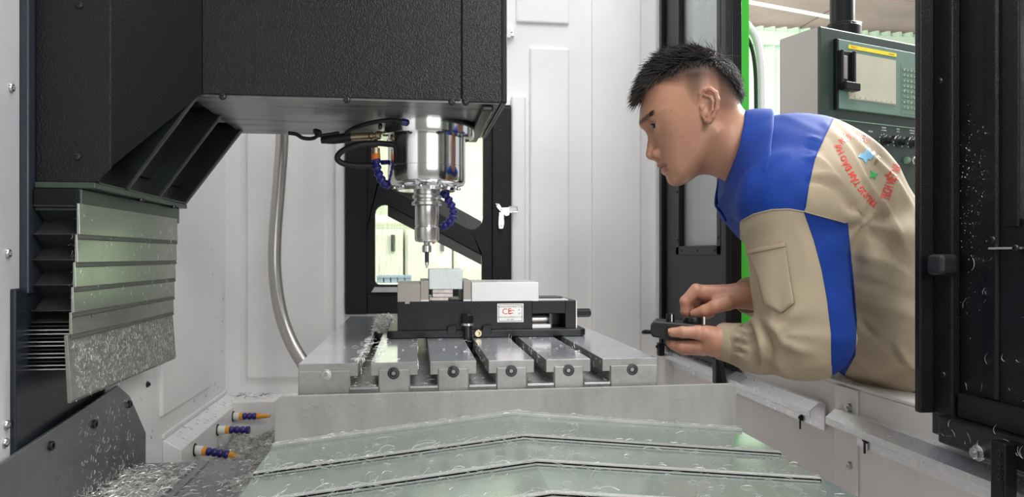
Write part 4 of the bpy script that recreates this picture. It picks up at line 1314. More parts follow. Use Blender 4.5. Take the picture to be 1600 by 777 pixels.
# ================================================================== RIGHT SIDE, OUTSIDE
# green outer cladding of the machine with its white tubular handle
g0 = PY(1160, 400, 1.52)
g1 = PY(1185, 400, 1.52)
gp = thing('outer_cladding', 'narrow bright green cladding strip behind the open black door', 'cladding', (g0.x, 1.52, 0.2))
MB().box((g0.x - 0.01, 1.52, 0.0), (PY(1171, 400, 1.52).x, 1.56, 2.1)).build('strip', 'green', gp, bevel=0.002)
MB().box((PY(1171, 400, 1.52).x - 0.001, 1.552, 0.0), (g1.x, 1.58, PY(1180, 420, 1.52).z)).build('lower_strip', 'green', gp, bevel=0.002)
hd = thing('window_surround', 'white rounded tube edging the opening beside the green strip', 'trim tube', PY(1188, 300, 1.54))
MB().tube(spline([PY(1150, 22, 1.54), PY(1163, 34, 1.54), PY(1180, 58, 1.54), PY(1188, 95, 1.54), PY(1190, 150, 1.54), PY(1190, 260, 1.54), PY(1190, 420, 1.54)]), 0.0085, 12).build('tube', 'whiteplastic', hd, smooth=60)
MB().tube(spline([PY(1146, 36, 1.535), PY(1158, 46, 1.535), PY(1172, 68, 1.535), PY(1179, 100, 1.535), PY(1181, 150, 1.535), PY(1181, 260, 1.535), PY(1181, 420, 1.535)]), 0.0040, 10).build('gasket', 'rubber', hd, smooth=60)

# control console on its pipe
ex = Vector((0.945, 0.328, 0)).normalized()
en = Vector((0.328, -0.945, 0)).normalized()     # front face normal
ez = Vector((0, 0, 1))
cw0 = PD(1281, 40, 1.90)                          # top left front corner


def cpt(s, z, d=0.0):
    return Vector((cw0.x, cw0.y, 0)) + ex * s + en * d + Vector((0, 0, z))


def c_hit(u, v, d=0.0):
    """where the sight line through (u, v) meets the console's front plane -> (along, height)"""
    r = ray(u, v)
    o = Vector((cw0.x, cw0.y, 0)) + en * d
    t = (o - Vector((EYE.x, EYE.y, 0))).dot(en) / Vector((r.x, r.y, 0)).dot(en)
    p = EYE + r * t
    return (p - o).dot(ex), p.z


zt = cw0.z
con = thing('control_console', 'dark green machine control console with a switched off screen behind the operator', 'control panel', cpt(0.25, 0.75))
depth = 0.135
mbx = MB()
mbx.prism([cpt(0, 0.95, 0), cpt(0.56, 0.95, 0), cpt(0.56, 0.95, -depth), cpt(0, 0.95, -depth)], (0, 0, zt - 0.95))
cabin = mbx.build('cabinet', 'console', con, bevel=0.004)
MB().prism([cpt(-0.002, 0.955, -0.006), cpt(0.001, 0.955, -0.006), cpt(0.001, 0.955, -depth + 0.006), cpt(-0.002, 0.955, -depth + 0.006)], (0, 0, zt - 0.958)).build('side_panel', 'console_side', con)


def cbox(name, u0, v0, u1, v1, d0, d1, m, parent, bevel=0.001):
    """box on the console front: its corners given by two sight lines"""
    s0, z0 = c_hit(u0, v0)
    s1, z1 = c_hit(u1, v1)
    z0b = z1
    return MB().prism([cpt(s0, z0b, d0), cpt(s1, z0b, d0), cpt(s1, z0b, d1), cpt(s0, z0b, d1)], (0, 0, z0 - z0b)).build(name, m, parent, bevel=bevel)


s0, z1 = c_hit(1305, 62)
_, z0 = c_hit(1305, 170)


def sbox(name, sa, sb, za, zb_, d0, d1, m, parent, bevel=0.001):
    return MB().prism([cpt(sa, za, d0), cpt(sb, za, d0), cpt(sb, za, d1), cpt(sa, za, d1)], (0, 0, zb_ - za)).build(name, m, parent, bevel=bevel)


H = z1 - z0
sR, _ = c_hit(1441, 130)
bez = sbox('display_unit', s0, sR, z0, z1, 0, 0.010, 'teal', con, 0.0015)
sbox('display_edge', s0 - 0.008, s0, z0 - 0.004, z1 - 0.0, 0, 0.012, 'black', con)
sa, _ = c_hit(1320, 100)
sb_, _ = c_hit(1394, 100)
sbox('screen', sa, sb_, z0 + H * 0.155, z1 - H * 0.17, 0.010, 0.0115, 'screen', bez, 0)
for k in range(9):
    w_ = (sb_ - sa) / 9
    sbox('soft_key', sa + w_ * k + 0.002, sa + w_ * (k + 1) - 0.002, z0 + H * 0.165, z0 + H * 0.21, 0.0112, 0.0135, 'screen', bez, 0.0006)
lb = sbox('brand_strip', sa + 0.001, sb_ + 0.003, z1 - H * 0.115, z1 - H * 0.06, 0.010, 0.0112, 'yellow', bez, 0)
zc = z1 - H * 0.088
text_part('print', 'FANUC', 0.0068, 'red', frame_mtx(cpt(sa + 0.022, zc, 0.0113), ex, ez), lb, 0.0001)
text_part('print', 'Series 0i-MF', 0.0042, 'ink', frame_mtx(cpt(sb_ - 0.018, zc, 0.0113), ex, ez), lb, 0.0001)
# memory card slot at the left of the screen
cs0, _ = c_hit(1303, 100); cs1, _ = c_hit(1326, 100)
slot = sbox('card_slot', cs0, cs1, z0 + H * 0.33, z1 - H * 0.17, 0.008, 0.016, 'black', con)
sbox('card', cs0 + 0.010, cs0 + 0.030, z0 + H * 0.42, z1 - H * 0.24, 0.016, 0.018, 'console_side', slot)
sbox('slot_rail', cs0 + 0.004, cs0 + 0.009, z0 + H * 0.33, z1 - H * 0.17, 0.016, 0.024, 'black_matt', slot)
sbox('slot_rail', cs1 - 0.009, cs1 - 0.003, z0 + H * 0.33, z1 - H * 0.17, 0.016, 0.026, 'black_matt', slot)
sbox('usb_cover', cs0 + 0.004, cs1 + 0.005, z0 + H * 0.25, z0 + H * 0.37, 0.012, 0.034, 'black', slot, 0.003)
# keypad
kx0, _ = c_hit(1404, 100)
sbox('keypad', kx0 - 0.004, sR - 0.004, z0 + H * 0.04, z1 - H * 0.20, 0.010, 0.0108, 'keypad', bez, 0)
kpar = bez
for r_ in range(8):
    for c_ in range(6):
        if r_ == 7 and c_ > 3: continue
        a = kx0 + 0.002 + c_ * (sR - kx0 - 0.012) / 6
        zk = z1 - H * 0.27 - r_ * H * 0.082
        k_ = sbox('key', a, a + (sR - kx0 - 0.012) / 6 * 0.74, zk - 0.0075, zk, 0.0105, 0.0125, 'keypad', kpar, 0.0006)
        k_.name = 'key'
        if (r_ + c_) % 2 == 0 or r_ < 4:
            sbox('legend', a + 0.002, a + 0.006, zk - 0.0052, zk - 0.0038, 0.0124, 0.0127, 'label', k_, 0)
rs = c_hit(1429, 165)[0]
rk = sbox('reset_key', rs, rs + 0.010, z0 + H * 0.165, z0 + H * 0.235, 0.0105, 0.0130, 'label', kpar, 0.0006)
text_part('legend', '#', 0.008, 'greenprint', frame_mtx(cpt(rs + 0.005, z0 + H * 0.20, 0.0131), ex, ez), rk, 0.0001)
# lower operator panel with rotary switches
ls0, lz1 = c_hit(1310, 185)
_, lz0 = c_hit(1310, 300)
lp = sbox('operator_panel', ls0, c_hit(1437, 230)[0], 0.97, lz1, 0, 0.004, 'console', con)
for a, b, c, d in ((0, .003, 0, 1), (c_hit(1437, 230)[0] - s0 - 0.004, c_hit(1437, 230)[0] - s0 - 0.001, 0, 1)):
    sbox('frame', s0 + a, s0 + b, 0.975, lz1 - 0.003, 0.004, 0.006, 'keypad', lp)
sbox('frame', s0, c_hit(1437, 230)[0] - 0.001, lz1 - 0.006, lz1 - 0.003, 0.004, 0.006, 'keypad', lp)
for i, (u, v) in enumerate(((1379, 221), (1401, 223), (1423, 225))):
    s, z = c_hit(u, v)
    kn = MB().lathe([(0.013, 0), (0.013, 0.004), (0.011, 0.005), (0.0105, 0.020), (0.009, 0.021)], cpt(s, z, 0.004), en, n=24).build('rotary_knob', 'black_matt', lp, smooth=40)
    MB().obox(cpt(s, z, 0.028) + ez * 0.001, (ex + ez).normalized() * 0.0125, (ex - ez).normalized() * 0.0035, en * 0.006).build('grip_bar', 'black', kn, bevel=0.001)
    MB().obox(cpt(s + 0.006, z + 0.006, 0.0345), (ex + ez).normalized() * 0.005, (ex - ez).normalized() * 0.0010, en * 0.0004).build('pointer', 'label', kn)
    for k in range(9):
        a = radians(-30 + 30 * k)
        q = cpt(s, z, 0.0042) + ex * cos(a) * 0.019 + ez * sin(a) * 0.019
        MB().obox(q, ex * 0.0012, ez * 0.0012, en * 0.0003).build('scale_mark', 'label', lp)
    text_part('print', ('RAPID', 'FEED', 'SPINDLE')[i], 0.0060, 'label', frame_mtx(cpt(s, z + 0.036, 0.0043), ex, ez), lp, 0.0001)
    text_part('print', ('OVERRIDE', 'RATE', 'OVERRIDE')[i], 0.0045, 'label', frame_mtx(cpt(s, z + 0.029, 0.0043), ex, ez), lp, 0.0001)
s, z = c_hit(1358, 206)
text_part('print', 'MODE', 0.0060, 'label', frame_mtx(cpt(s, z, 0.0043), ex, ez), lp, 0.0001)
s, z = c_hit(1425, 252)
sw = MB().lathe([(0.011, 0), (0.011, 0.005), (0.008, 0.007), (0.008, 0.01)], cpt(s, z, 0.004), en, n=20).build('key_switch', 'boltsteel', lp, smooth=40)
MB().obox(cpt(s, z - 0.004, 0.018), ex * 0.0015, ez * 0.010, en * 0.008).build('key', 'brass', sw, bevel=0.001)
MB().tube([cpt(s + 0.009 * sin(a), z - 0.018 - 0.011 * cos(a), 0.024) for a in np.linspace(0, 2 * pi, 14)], 0.0012, 6).build('key_ring', 'brass', sw)
s, z = c_hit(1413, 251)
MB().lathe([(0.010, 0), (0.010, 0.005), (0.007, 0.011), (0.004, 0.012)], cpt(s, z, 0.004), en, n=20).build('push_button', 'keypad', lp, smooth=40)
# pipe arm
pm = cpt(0.155, zt, -0.060)
pa_ = thing('console_pipe', 'black pipe with a bolted flange carrying the control console', 'pipe', (pm.x, pm.y, zt))
MB().cyl((pm.x, pm.y, zt), (pm.x, pm.y, zt + 0.030), 0.050, n=32).build('flange', 'black', pa_, smooth=40, bevel=0.001)
MB().cyl((pm.x, pm.y, zt + 0.030), (pm.x, pm.y, zt + 0.040), 0.040, n=32).build('collar', 'black', pa_, smooth=40, bevel=0.001)
MB().cyl((pm.x, pm.y, zt + 0.038), (pm.x, pm.y, 2.6), 0.032, n=32).build('tube', 'black', pa_, smooth=40)
for k in range(6):
    a = 2 * pi * k / 6 + 0.4
    hardware('hex', 'bolt', pa_, (pm.x + 0.043 * cos(a), pm.y + 0.045 * sin(a), zt + 0.030), (0, 0, 1), 0.005, 'screw')

# latch on the back window frame, little block on the back wall
lt = thing('door_latch', 'small zinc toggle latch on the right stile of the back window', 'latch', PY(790, 340, YB - 0.03))
y = YB - 0.024
lpl = [PY(u, v, y) for u, v in ((774, 318), (780, 319), (784, 325), (797, 324), (797, 332), (795, 337), (790, 338), (786, 334), (780, 329), (776, 324))]
MB().prism(lpl, (0, -0.003, 0)).build('plate', 'galv', lt, bevel=0.0006)
MB().prism([PY(u, v, y - 0.004) for u, v in ((779, 332), (787, 332), (788, 350), (786, 358), (779, 358), (778, 350))], (0, -0.006, 0)).build('lever', 'galv', lt, bevel=0.0015)
MB().tube([PY(795, 324, y - 0.002), PY(808, 323, y - 0.002), PY(809, 331, y - 0.002), PY(796, 332, y - 0.002)], 0.0022, 6).build('bail', 'boltsteel', lt)
MB().prism([PY(u, v, y) for u, v in ((795, 325), (805, 325), (805, 331), (795, 331))], (0, -0.004, 0)).build('keeper', 'whiteplastic', lt)
for u, v in ((783, 328), (783, 353), (777, 320)):
    hardware('button', 'screw', lt, PY(u, v, y - 0.010 if v > 330 else y - 0.003), (0, -1, 0), 0.003, 'boltsteel')
lk = thing('proximity_switch', 'small pale switch fixed on the white back wall beside the head', 'switch', PY(793, 54, YB))
MB().box((PY(786, 60, YB).x, YB - 0.02, PY(790, 62, YB).z), (PY(797, 47, YB).x, YB, PY(790, 46, YB).z)).build('switch_body', 'whiteplastic', lk, bevel=0.002)
MB().box((PY(795, 60, YB).x, YB - 0.012, PY(790, 58, YB).z), (PY(803, 47, YB).x, YB, PY(790, 44, YB).z)).build('bracket', 'galv', lk, bevel=0.001)
hardware('button', 'screw', lk, PY(799, 50, YB - 0.012), (0, -1, 0), 0.003, 'boltsteel')

# ================================================================== THE OPERATOR
def surface_nets(f, lo, hi, h):
    """Mesh the zero level of f (vectorised, negative inside) on a regular grid: coarse pass first, fine points only near the surface."""
    lo, hi = np.array(lo, float), np.array(hi, float)
    B = 4
    n = np.ceil((hi - lo) / (h * B)).astype(int)
    cx = [lo[i] + np.arange(n[i] + 1) * h * B for i in range(3)]
    g = np.stack(np.meshgrid(*cx, indexing='ij'), -1)
    cv = f(g.reshape(-1, 3)).reshape(n + 1)
    near = np.abs(cv) < h * B * 2.2
    N = n * B + 1
    near = np.repeat(np.repeat(np.repeat(near, B, 0), B, 1), B, 2)
    sh = B // 2
    big = np.zeros(N, bool)
    src = near[sh:, sh:, sh:][:N[0], :N[1], :N[2]]
    big[:src.shape[0], :src.shape[1], :src.shape[2]] = src
    sg = np.sign(np.repeat(np.repeat(np.repeat(cv, B, 0), B, 1), B, 2)[sh:, sh:, sh:][:N[0], :N[1], :N[2]]) * h * 10
    val = np.full(N, h * 10.0)
    val[:sg.shape[0], :sg.shape[1], :sg.shape[2]] = sg
    idx = np.argwhere(big)
    out = np.empty(len(idx))
    for a in range(0, len(idx), 400000):
        out[a:a + 400000] = f(lo + idx[a:a + 400000] * h)
    val[big] = out
    ins = val < 0
    c = [N[0] - 1, N[1] - 1, N[2] - 1]
    acc = np.zeros((*c, 3))
    cnt = np.zeros(c)
    corners = [(i, j, k) for i in (0, 1) for j in (0, 1) for k in (0, 1)]
    sl = lambda A, o: A[o[0]:o[0] + c[0], o[1]:o[1] + c[1], o[2]:o[2] + c[2]]
    for a in corners:
        for ax in range(3):
            if a[ax]: continue
            b = list(a); b[ax] = 1
            va, vb = sl(val, a), sl(val, b)
            m = sl(ins, a) != sl(ins, b)
            t = np.where(m, va / np.where(m, va - vb, 1), 0)
            for d in range(3):
                acc[..., d] += np.where(m, a[d] + (t if d == ax else 0), 0)
            cnt += m
    act = cnt > 0
    vid = np.full(c, -1, int)
    vid[act] = np.arange(act.sum())
    pos = acc[act] / cnt[act][:, None] + np.argwhere(act)
    V = lo + pos * h
    quads = []
    for ax in range(3):
        s0 = [slice(1, c[d]) for d in range(3)]
        s0[ax] = slice(0, c[ax])
        s1 = list(s0)
        s1[ax] = slice(1, c[ax] + 1)
        A, Bn = ins[tuple(s0)], ins[tuple(s1)]
        e = np.argwhere(A != Bn)
        if not len(e): continue
        fl = A[tuple(e.T)]
        o = e + np.array([0 if d == ax else 1 for d in range(3)])
        d1, d2 = [(1, 2), (2, 0), (0, 1)][ax]
        def vv(s, t):
            q = o.copy(); q[:, d1] -= s; q[:, d2] -= t
            return vid[tuple(q.T)]
        q = np.stack([vv(1, 1), vv(0, 1), vv(0, 0), vv(1, 0)], 1)
        q[~fl] = q[~fl][:, ::-1]
        quads.append(q)
    Q = np.concatenate(quads)
    Q = Q[(Q >= 0).all(1)]
    return V, Q


def smin(a, b, k):
    h = np.clip(0.5 + 0.5 * (b - a) / k, 0, 1)
    return b * (1 - h) + a * h - k * h * (1 - h)


def smax(a, b, k):
    return -smin(-a, -b, k)


def cone(p, a, b, r1, r2):
    a, b = np.array(a, float), np.array(b, float)
    ab = b - a
    t = np.clip(((p - a) @ ab) / (ab @ ab), 0, 1)
    return np.linalg.norm(p - (a + t[:, None] * ab), axis=1) - (r1 + (r2 - r1) * t)


def ell(p, c, r):
    r = np.array(r, float)
    q = (p - np.array(c, float)) / r
    k0 = np.linalg.norm(q, axis=1)
    k1 = np.linalg.norm(q / r, axis=1)
    return k0 * (k0 - 1) / np.maximum(k1, 1e-9)


def vnoise(p, seed=0):
    """smooth value noise in [-1,1]"""
    rs = np.random.default_rng(seed)
    T = rs.uniform(-1, 1, 4096)
    i = np.floor(p).astype(int)
    f = p - i
    f = f * f * (3 - 2 * f)
    def hsh(x, y, z):
        return T[(x * 73 + y * 179 + z * 283 + x * y * 7 + z * y * 13) % 4096]
    r = 0
    for a in (0, 1):
        for b in (0, 1):
            for c in (0, 1):
                w = (f[:, 0] if a else 1 - f[:, 0]) * (f[:, 1] if b else 1 - f[:, 1]) * (f[:, 2] if c else 1 - f[:, 2])
                r = r + w * hsh(i[:, 0] + a, i[:, 1] + b, i[:, 2] + c)
    return r


class Frame:
    """Local frame of a body part, units of (photograph pixels at its own distance): x right, y away, z up"""

    def __init__(self, u0, v0, d, turn=0.0):
        self.u0, self.v0 = u0, v0
        phi = math.atan((u0 - CX) / FPX)
        az = YAW + phi
        self.s = d / FPX
        self.k = cos(phi)
        self.o = np.array(PD(u0, v0, d))
        az2 = az + turn
        self.D = np.array([sin(az2), cos(az2), 0])
        self.R = np.array([cos(az2), -sin(az2), 0])
        self.Z = np.array([0, 0, 1.0])

    def loc(self, u, v, w=0.0):
        return ((u - self.u0) * self.k, w, -(v - self.v0))

    def world(self, P):
        P = np.atleast_2d(P)
        return self.o + self.s * (P[:, :1] * self.R + P[:, 1:2] * self.D + P[:, 2:3] * self.Z)


def project(P):
    """scene points -> photograph pixels"""
    q = np.asarray(P) - np.array(EYE)
    cxx = q[:, 0] * cos(YAW) - q[:, 1] * sin(YAW)
    dep = q[:, 0] * sin(YAW) + q[:, 1] * cos(YAW)
    return CX + FPX * cxx / dep, HORIZON - FPX * q[:, 2] / dep


def np_mesh(name, V, Q, m, parent, smooth=True, colors=None):
    me = bpy.data.meshes.new(name)
    off = np.array(wloc(parent)) if parent is not None else 0
    me.from_pydata((V - off).tolist(), [], Q.tolist())
    me.materials.append(M[m] if isinstance(m, str) else m)
    if smooth:
        me.polygons.foreach_set('use_smooth', [True] * len(me.polygons))
    if colors is not None:
        at = me.color_attributes.new('Col', 'FLOAT_COLOR', 'POINT')
        at.data.foreach_set('color', np.concatenate([colors, np.ones((len(colors), 1))], 1).astype(np.float32).ravel())
    me.update()
    return link_mesh(name, me, parent)


# materials of the figure
def skin_material():
    m = mat('skin', (0.5, 0.3, 0.2), 0.42, bump=0.06, bscale=700, sss=0.12)
    nt = m.node_tree
    a = nt.nodes.new('ShaderNodeAttribute')
    a.attribute_name = 'Col'
    nt.links.new(a.outputs['Color'], nt.nodes['Principled BSDF'].inputs['Base Color'])
    bw = nt.nodes.new('ShaderNodeRGBToBW')
    ml = nt.nodes.new('ShaderNodeMath')
    ml.operation = 'MULTIPLY'
    ml.use_clamp = True
    ml.inputs[1].default_value = 1.6
    nt.links.new(a.outputs['Color'], bw.inputs[0])
    nt.links.new(bw.outputs[0], ml.inputs[0])
    nt.links.new(ml.outputs[0], nt.nodes['Principled BSDF'].inputs['Specular IOR Level'])
    return m


M['skin'] = skin_material()
M['khaki'] = mat('khaki_twill', (0.41, 0.325, 0.225), 0.8, col2=(0.37, 0.29, 0.20), vscale=12, bump=0.12, bscale=900)
M['royal'] = mat('royal_blue_twill', (0.003, 0.038, 0.26), 0.75, col2=(0.003, 0.032, 0.225), vscale=12, bump=0.12, bscale=900, spec=0.3)
M['hair'] = mat('dark_hair', (0.012, 0.009, 0.008), 0.42)
M['hair_tip'] = mat('brown_hair', (0.06, 0.034, 0.024), 0.42)
M['trouser'] = mat('dark_trousers', (0.035, 0.033, 0.035), 0.8, bump=0.1, bscale=800)
M['eye_white'] = mat('eye_white', (0.75, 0.72, 0.68), 0.2)
M['iris'] = mat('dark_iris', (0.015, 0.009, 0.006), 0.08)
M['nail'] = mat('nail', (0.62, 0.36, 0.28), 0.25)
M['shoe'] = mat('black_shoe', (0.02, 0.02, 0.02), 0.5)

person = thing('person', 'young man in a khaki and blue work jacket leaning in with a hand pendant', 'person', (0.93, 1.10, 0.0))

# ------------------------------------------------------------------ head
HF = Frame(1080, 190, 1.24, -0.10)
outline = [(1000, 165), (998, 178), (998, 190), (1001.5, 197), (1008, 204.5), (1015, 213), (1022, 226), (1028, 239), (1029, 249), (1030.5, 257), (1033, 263), (1033.5, 270), (1040, 274.5),
           (1044, 280), (1050, 286), (1060, 289.5), (1071, 287), (1083, 279.5), (1100, 266), (1114, 248), (1134, 222), (1151, 190), (1155, 160), (1151, 133), (1143, 111),
           (1128, 94), (1108, 84), (1085, 79), (1060, 81), (1040, 89), (1022, 104), (1009, 124), (1002, 145)]
sp_o = spline([(u, v, 0) for u, v in outline] + [(1000, 165, 0)], 4)
OUT = np.array([(p.x, p.y) for p in sp_o[:-1]])


def poly_sd(P, poly):
    A, B_ = poly, np.roll(poly, -1, 0)
    d = np.full(len(P), 1e9)
    s = np.ones(len(P))
    for a, b in zip(A, B_):
        e = b - a
        w = P - a
        t = np.clip((w @ e) / (e @ e), 0, 1)
        q = w - t[:, None] * e
        d = np.minimum(d, (q * q).sum(1))
        c1 = P[:, 1] >= a[1]; c2 = P[:, 1] < b[1]; c3 = e[0] * w[:, 1] > e[1] * w[:, 0]
        s = np.where((c1 & c2 & c3) | (~c1 & ~c2 & ~c3), -s, s)
    return s * np.sqrt(d)


def field(P, ctl, sig=26.0):
    ctl = np.array(ctl, float)
    w = np.exp(-(((P[:, None, :] - ctl[None, :, :2]) / sig) ** 2).sum(-1)) + 1e-12
    return (w * ctl[:, 2]).sum(1) / w.sum(1)


WID = [(1085, 115, 70), (1050, 110, 64), (1125, 120, 64), (1025, 130, 58), (1010, 160, 54), (1040, 160, 63), (1085, 160, 71), (1130, 160, 64), (1012, 195, 52), (1040, 205, 62),
       (1075, 200, 66), (1118, 200, 58), (1028, 235, 49), (1055, 235, 56), (1085, 235, 58), (1108, 235, 52), (1032, 262, 40), (1055, 265, 42), (1080, 262, 47), (1062, 285, 30), (1045, 282, 30), (1142, 200, 46)]
RND = [(1085, 78, 70), (1010, 130, 60), (1000, 180, 44), (1014, 215, 40), (1025, 250, 34), (1045, 283, 24), (1062, 288, 18), (1085, 275, 26), (1112, 250, 30), (1142, 200, 46), (1150, 140, 66), (1085, 180, 50)]
gu, gv = np.arange(960, 1200, 1.0), np.arange(50, 320, 1.0)
GU, GV = np.meshgrid(gu, gv, indexing='ij')
GP = np.stack([GU.ravel(), GV.ravel()], 1)
Din = -poly_sd(GP, OUT)
Wf, Rf = field(GP, WID), field(GP, RND)
Rg, Wg = Rf.reshape(GU.shape), Wf.reshape(GU.shape)
Dg = Din.reshape(GU.shape)


def bil(A, u, v):
    x = np.clip(u - 960, 0, A.shape[0] - 1.001); y = np.clip(v - 50, 0, A.shape[1] - 1.001)
    i, j = x.astype(int), y.astype(int)
    a, b = x - i, y - j
    return A[i, j] * (1 - a) * (1 - b) + A[i + 1, j] * a * (1 - b) + A[i, j + 1] * (1 - a) * b + A[i + 1, j + 1] * a * b


EYE_C = (1029.0, 201.0, 31.0)


def head_sdf(p):
    """p: local (x, y away, z up) -> use photograph coordinates and the mirror side |w|"""
    u = p[:, 0] / HF.k + HF.u0
    v = HF.v0 - p[:, 2]
    w = p[:, 1]
    aw = np.abs(w)
    q = np.stack([u, v, aw], 1)
    Rl, Wl = bil(Rg, u, v), bil(Wg, u, v)
    a_ = np.maximum((Rl - bil(Dg, u, v)) / Rl, 0)
    b_ = aw / Wl
    k0 = np.sqrt(a_ ** 2 + b_ ** 2) + 1e-9
    k1 = np.sqrt((a_ / Rl) ** 2 + (b_ / Wl) ** 2) + 1e-9
    f = k0 * (k0 - 1) / k1
    # cheekbone, brow
    f = smin(f, cone(q, (1006, 190, 8), (1017, 185, 36), 6, 5.5), 7)
    # eye sockets
    f = smax(f, -ell(q, (1012, 203, 27), (12, 11, 15)), 9)
    # lids over the eyeball with the slit between them
    lid = np.linalg.norm(q - np.array(EYE_C), axis=1) - 12.4
    f = smin(f, lid, 4.0)
    slit = ell(q, (1014.5, 201.8, 30), (11.0, 3.8, 16))
    f = smax(f, -slit, 1.2)
    # upper lid crease fold
    f = smin(f, cone(q, (1017.0, 197.0, 18), (1024, 198.5, 44), 1.7, 1.7), 1.6)
    # nose
    n = cone(q, (1016.5, 203, 0), (1017.5, 224, 0), 5.0, 6.2)
    n = smin(n, cone(q, (1017.0, 224, 0), (1016.2, 239.8, 0), 6.4, 8.2), 3)
    n = smin(n, cone(q, (1017, 242, 0), (1024, 247, 0), 5.5, 4.0), 4)
    n = smin(n, ell(q, (1025.0, 240.0, 11.5), (8.5, 7.2, 6.5)), 3)
    n = smax(n, -ell(q, (1021, 248.0, 7.0), (5.0, 2.6, 3.2)), 1.5)
    f = smin(f, n, 6)
    f = smax(f, -cone(q, (1034, 231, 18.5), (1040, 246, 25), 0.8, 0.6), 4)
    f = smin(f, cone(q, (1029.5, 249, 0), (1031.5, 257, 0), 4.0, 3.6), 5)
    # lips
    up = smin(cone(q, (1030.6, 258, 0), (1033.5, 258.8, 9), 4.4, 4.0), cone(q, (1033.5, 258.8, 9), (1045, 259.8, 23), 4.0, 1.8), 2)
    lo_ = smin(cone(q, (1037.6, 267.2, 0), (1039.5, 267, 9), 4.8, 4.5), cone(q, (1039.5, 267, 9), (1046.5, 262, 22), 4.5, 1.6), 2)
    f = smin(f, up, 2)
    f = smin(f, lo_, 2)
    f = smax(f, -cone(q, (1029, 262.8, 0), (1046.5, 260.6, 25), 1.0, 0.6), 1.2)
    # chin pad
    f = smin(f, ell(q, (1053, 280, 8), (9, 8, 14)), 8)
    # neck, tendon, throat
    pn = q.copy(); pn[:, 2] *= 1.04
    nk = cone(pn, (1116, 212, 0), (1190, 250, 0), 50, 58)
    nk = smin(nk, cone(q, (1110, 254, 0), (1140, 256, 0), 16, 20), 18)
    f = smin(f, nk, 16)
    f = smin(f, cone(q, (1114, 216, 48), (1152, 268, 22), 9, 9), 14)
    # ear
    hp_ = [(1086, 172, 68), (1087.5, 163, 71), (1092.5, 157.5, 75), (1100, 157.5, 80), (1107, 164, 83), (1110, 174, 83), (1109, 187, 81), (1104.5, 197, 77), (1099.5, 203, 72), (1095.5, 202, 69)]
    rad = [2.6, 3.0, 3.3, 3.4, 3.4, 3.3, 3.1, 3.2, 4.2, 3.6]
    e = ell(np.stack([u, v, aw - 0.40 * (u - 1096)], 1), (1097.5, 180, 69.5), (13, 23.5, 3.2))
    for i in range(len(hp_) - 1):
        e = smin(e, cone(q, hp_[i], hp_[i + 1], rad[i], rad[i + 1]), 1.6)
    an = [(1093, 165.5, 74), (1100, 168, 77), (1104, 176, 79), (1102.5, 187, 77), (1097, 195, 72.5)]
    for i in range(4):
        e = smin(e, cone(q, an[i], an[i + 1], 2.3, 2.3), 1.8)
    e = smin(e, ell(q, (1088.5, 182, 68.5), (3.4, 5.0, 3.4)), 2)
    e = smax(e, -ell(q, (1095.5, 182.5, 75.5), (5.5, 9.0, 6.5)), 2)
    f = smin(f, e, 2.5)
    return f


lo = HF.loc(972, 300, -92); hi = HF.loc(1205, 66, 92)
HV, HQ = surface_nets(head_sdf, (lo[0], -92, lo[2]), (hi[0], 92, hi[2]), 1.55)
hu, hv, hw = HV[:, 0] / HF.k + HF.u0, HF.v0 - HV[:, 2], HV[:, 1]
haw = np.abs(hw)


def ss(x, a, b):
    t = np.clip((x - a) / (b - a), 0, 1)
    return t * t * (3 - 2 * t)


def hairline(u):
    return np.interp(u, [985, 1000, 1012, 1031, 1058, 1085, 1108, 1128, 1145, 1160], [170, 153, 140, 128, 114, 107, 112, 124, 140, 158])


def fade_line(u):
    """lower end of the clipped sides"""
    return np.interp(u, [1005, 1022, 1035, 1045, 1062, 1076, 1082, 1090, 1098, 1112, 1118, 1128, 1146, 1165], [150, 142, 146, 148, 152, 178, 182, 158, 150, 158, 185, 186, 178, 174])


SK = np.array((0.45, 0.225, 0.14))
col = np.tile(SK, (len(HV), 1))
nz = vnoise(HV * 0.09, 3)[:, None]
col *= 1 + 0.05 * nz
# warmer cheeks, nose, ear
def blend(mask, c):
    global col
    col = col * (1 - mask[:, None]) + np.array(c) * mask[:, None]
g = lambda c, r: np.exp(-((hu - c[0]) / r[0]) ** 2 - ((hv - c[1]) / r[1]) ** 2)
blend(0.35 * g((1040, 232), (26, 20)), (0.52, 0.25, 0.175))
blend(0.40 * g((1014, 240), (9, 9)), (0.54, 0.25, 0.18))
blend(0.5 * g((1098, 182), (13, 24)) * (haw > 64), (0.54, 0.26, 0.185))
# lips
lipm = np.maximum(g((1034, 259.3), (9, 3.2)), g((1039, 266.5), (7.5, 3.8))) * (haw < 27) * (hu < 1047)
blend(0.8 * ss(lipm, 0.25, 0.7), (0.33, 0.115, 0.095))
blend(0.75 * np.exp(-((hv - np.interp(hu, [1029, 1046], [262.9, 260.4])) / 1.3) ** 2) * (hu > 1027) * (hu < 1047.5) * (haw < 27), (0.10, 0.035, 0.03))
# clipped hair: shadow of stubble from the hairline to the end of the fade
hl, fl_ = hairline(hu), fade_line(hu)
fade = 1 - ss(hv, hl - 4, np.maximum(fl_, hl + 8))
fade *= ss(hu, 1008, 1030)
onear = ((haw > 71) & (hu > 1082) & (hu < 1116) & (hv > 150)) | (((hu - 1097.5) / 14) ** 2 + ((hv - 181) / 25) ** 2 < 1) & (haw > 60)
fade = np.where(onear, 0, fade)
blend(np.clip(fade, 0, 0.97) ** 0.38, (0.028, 0.022, 0.02))
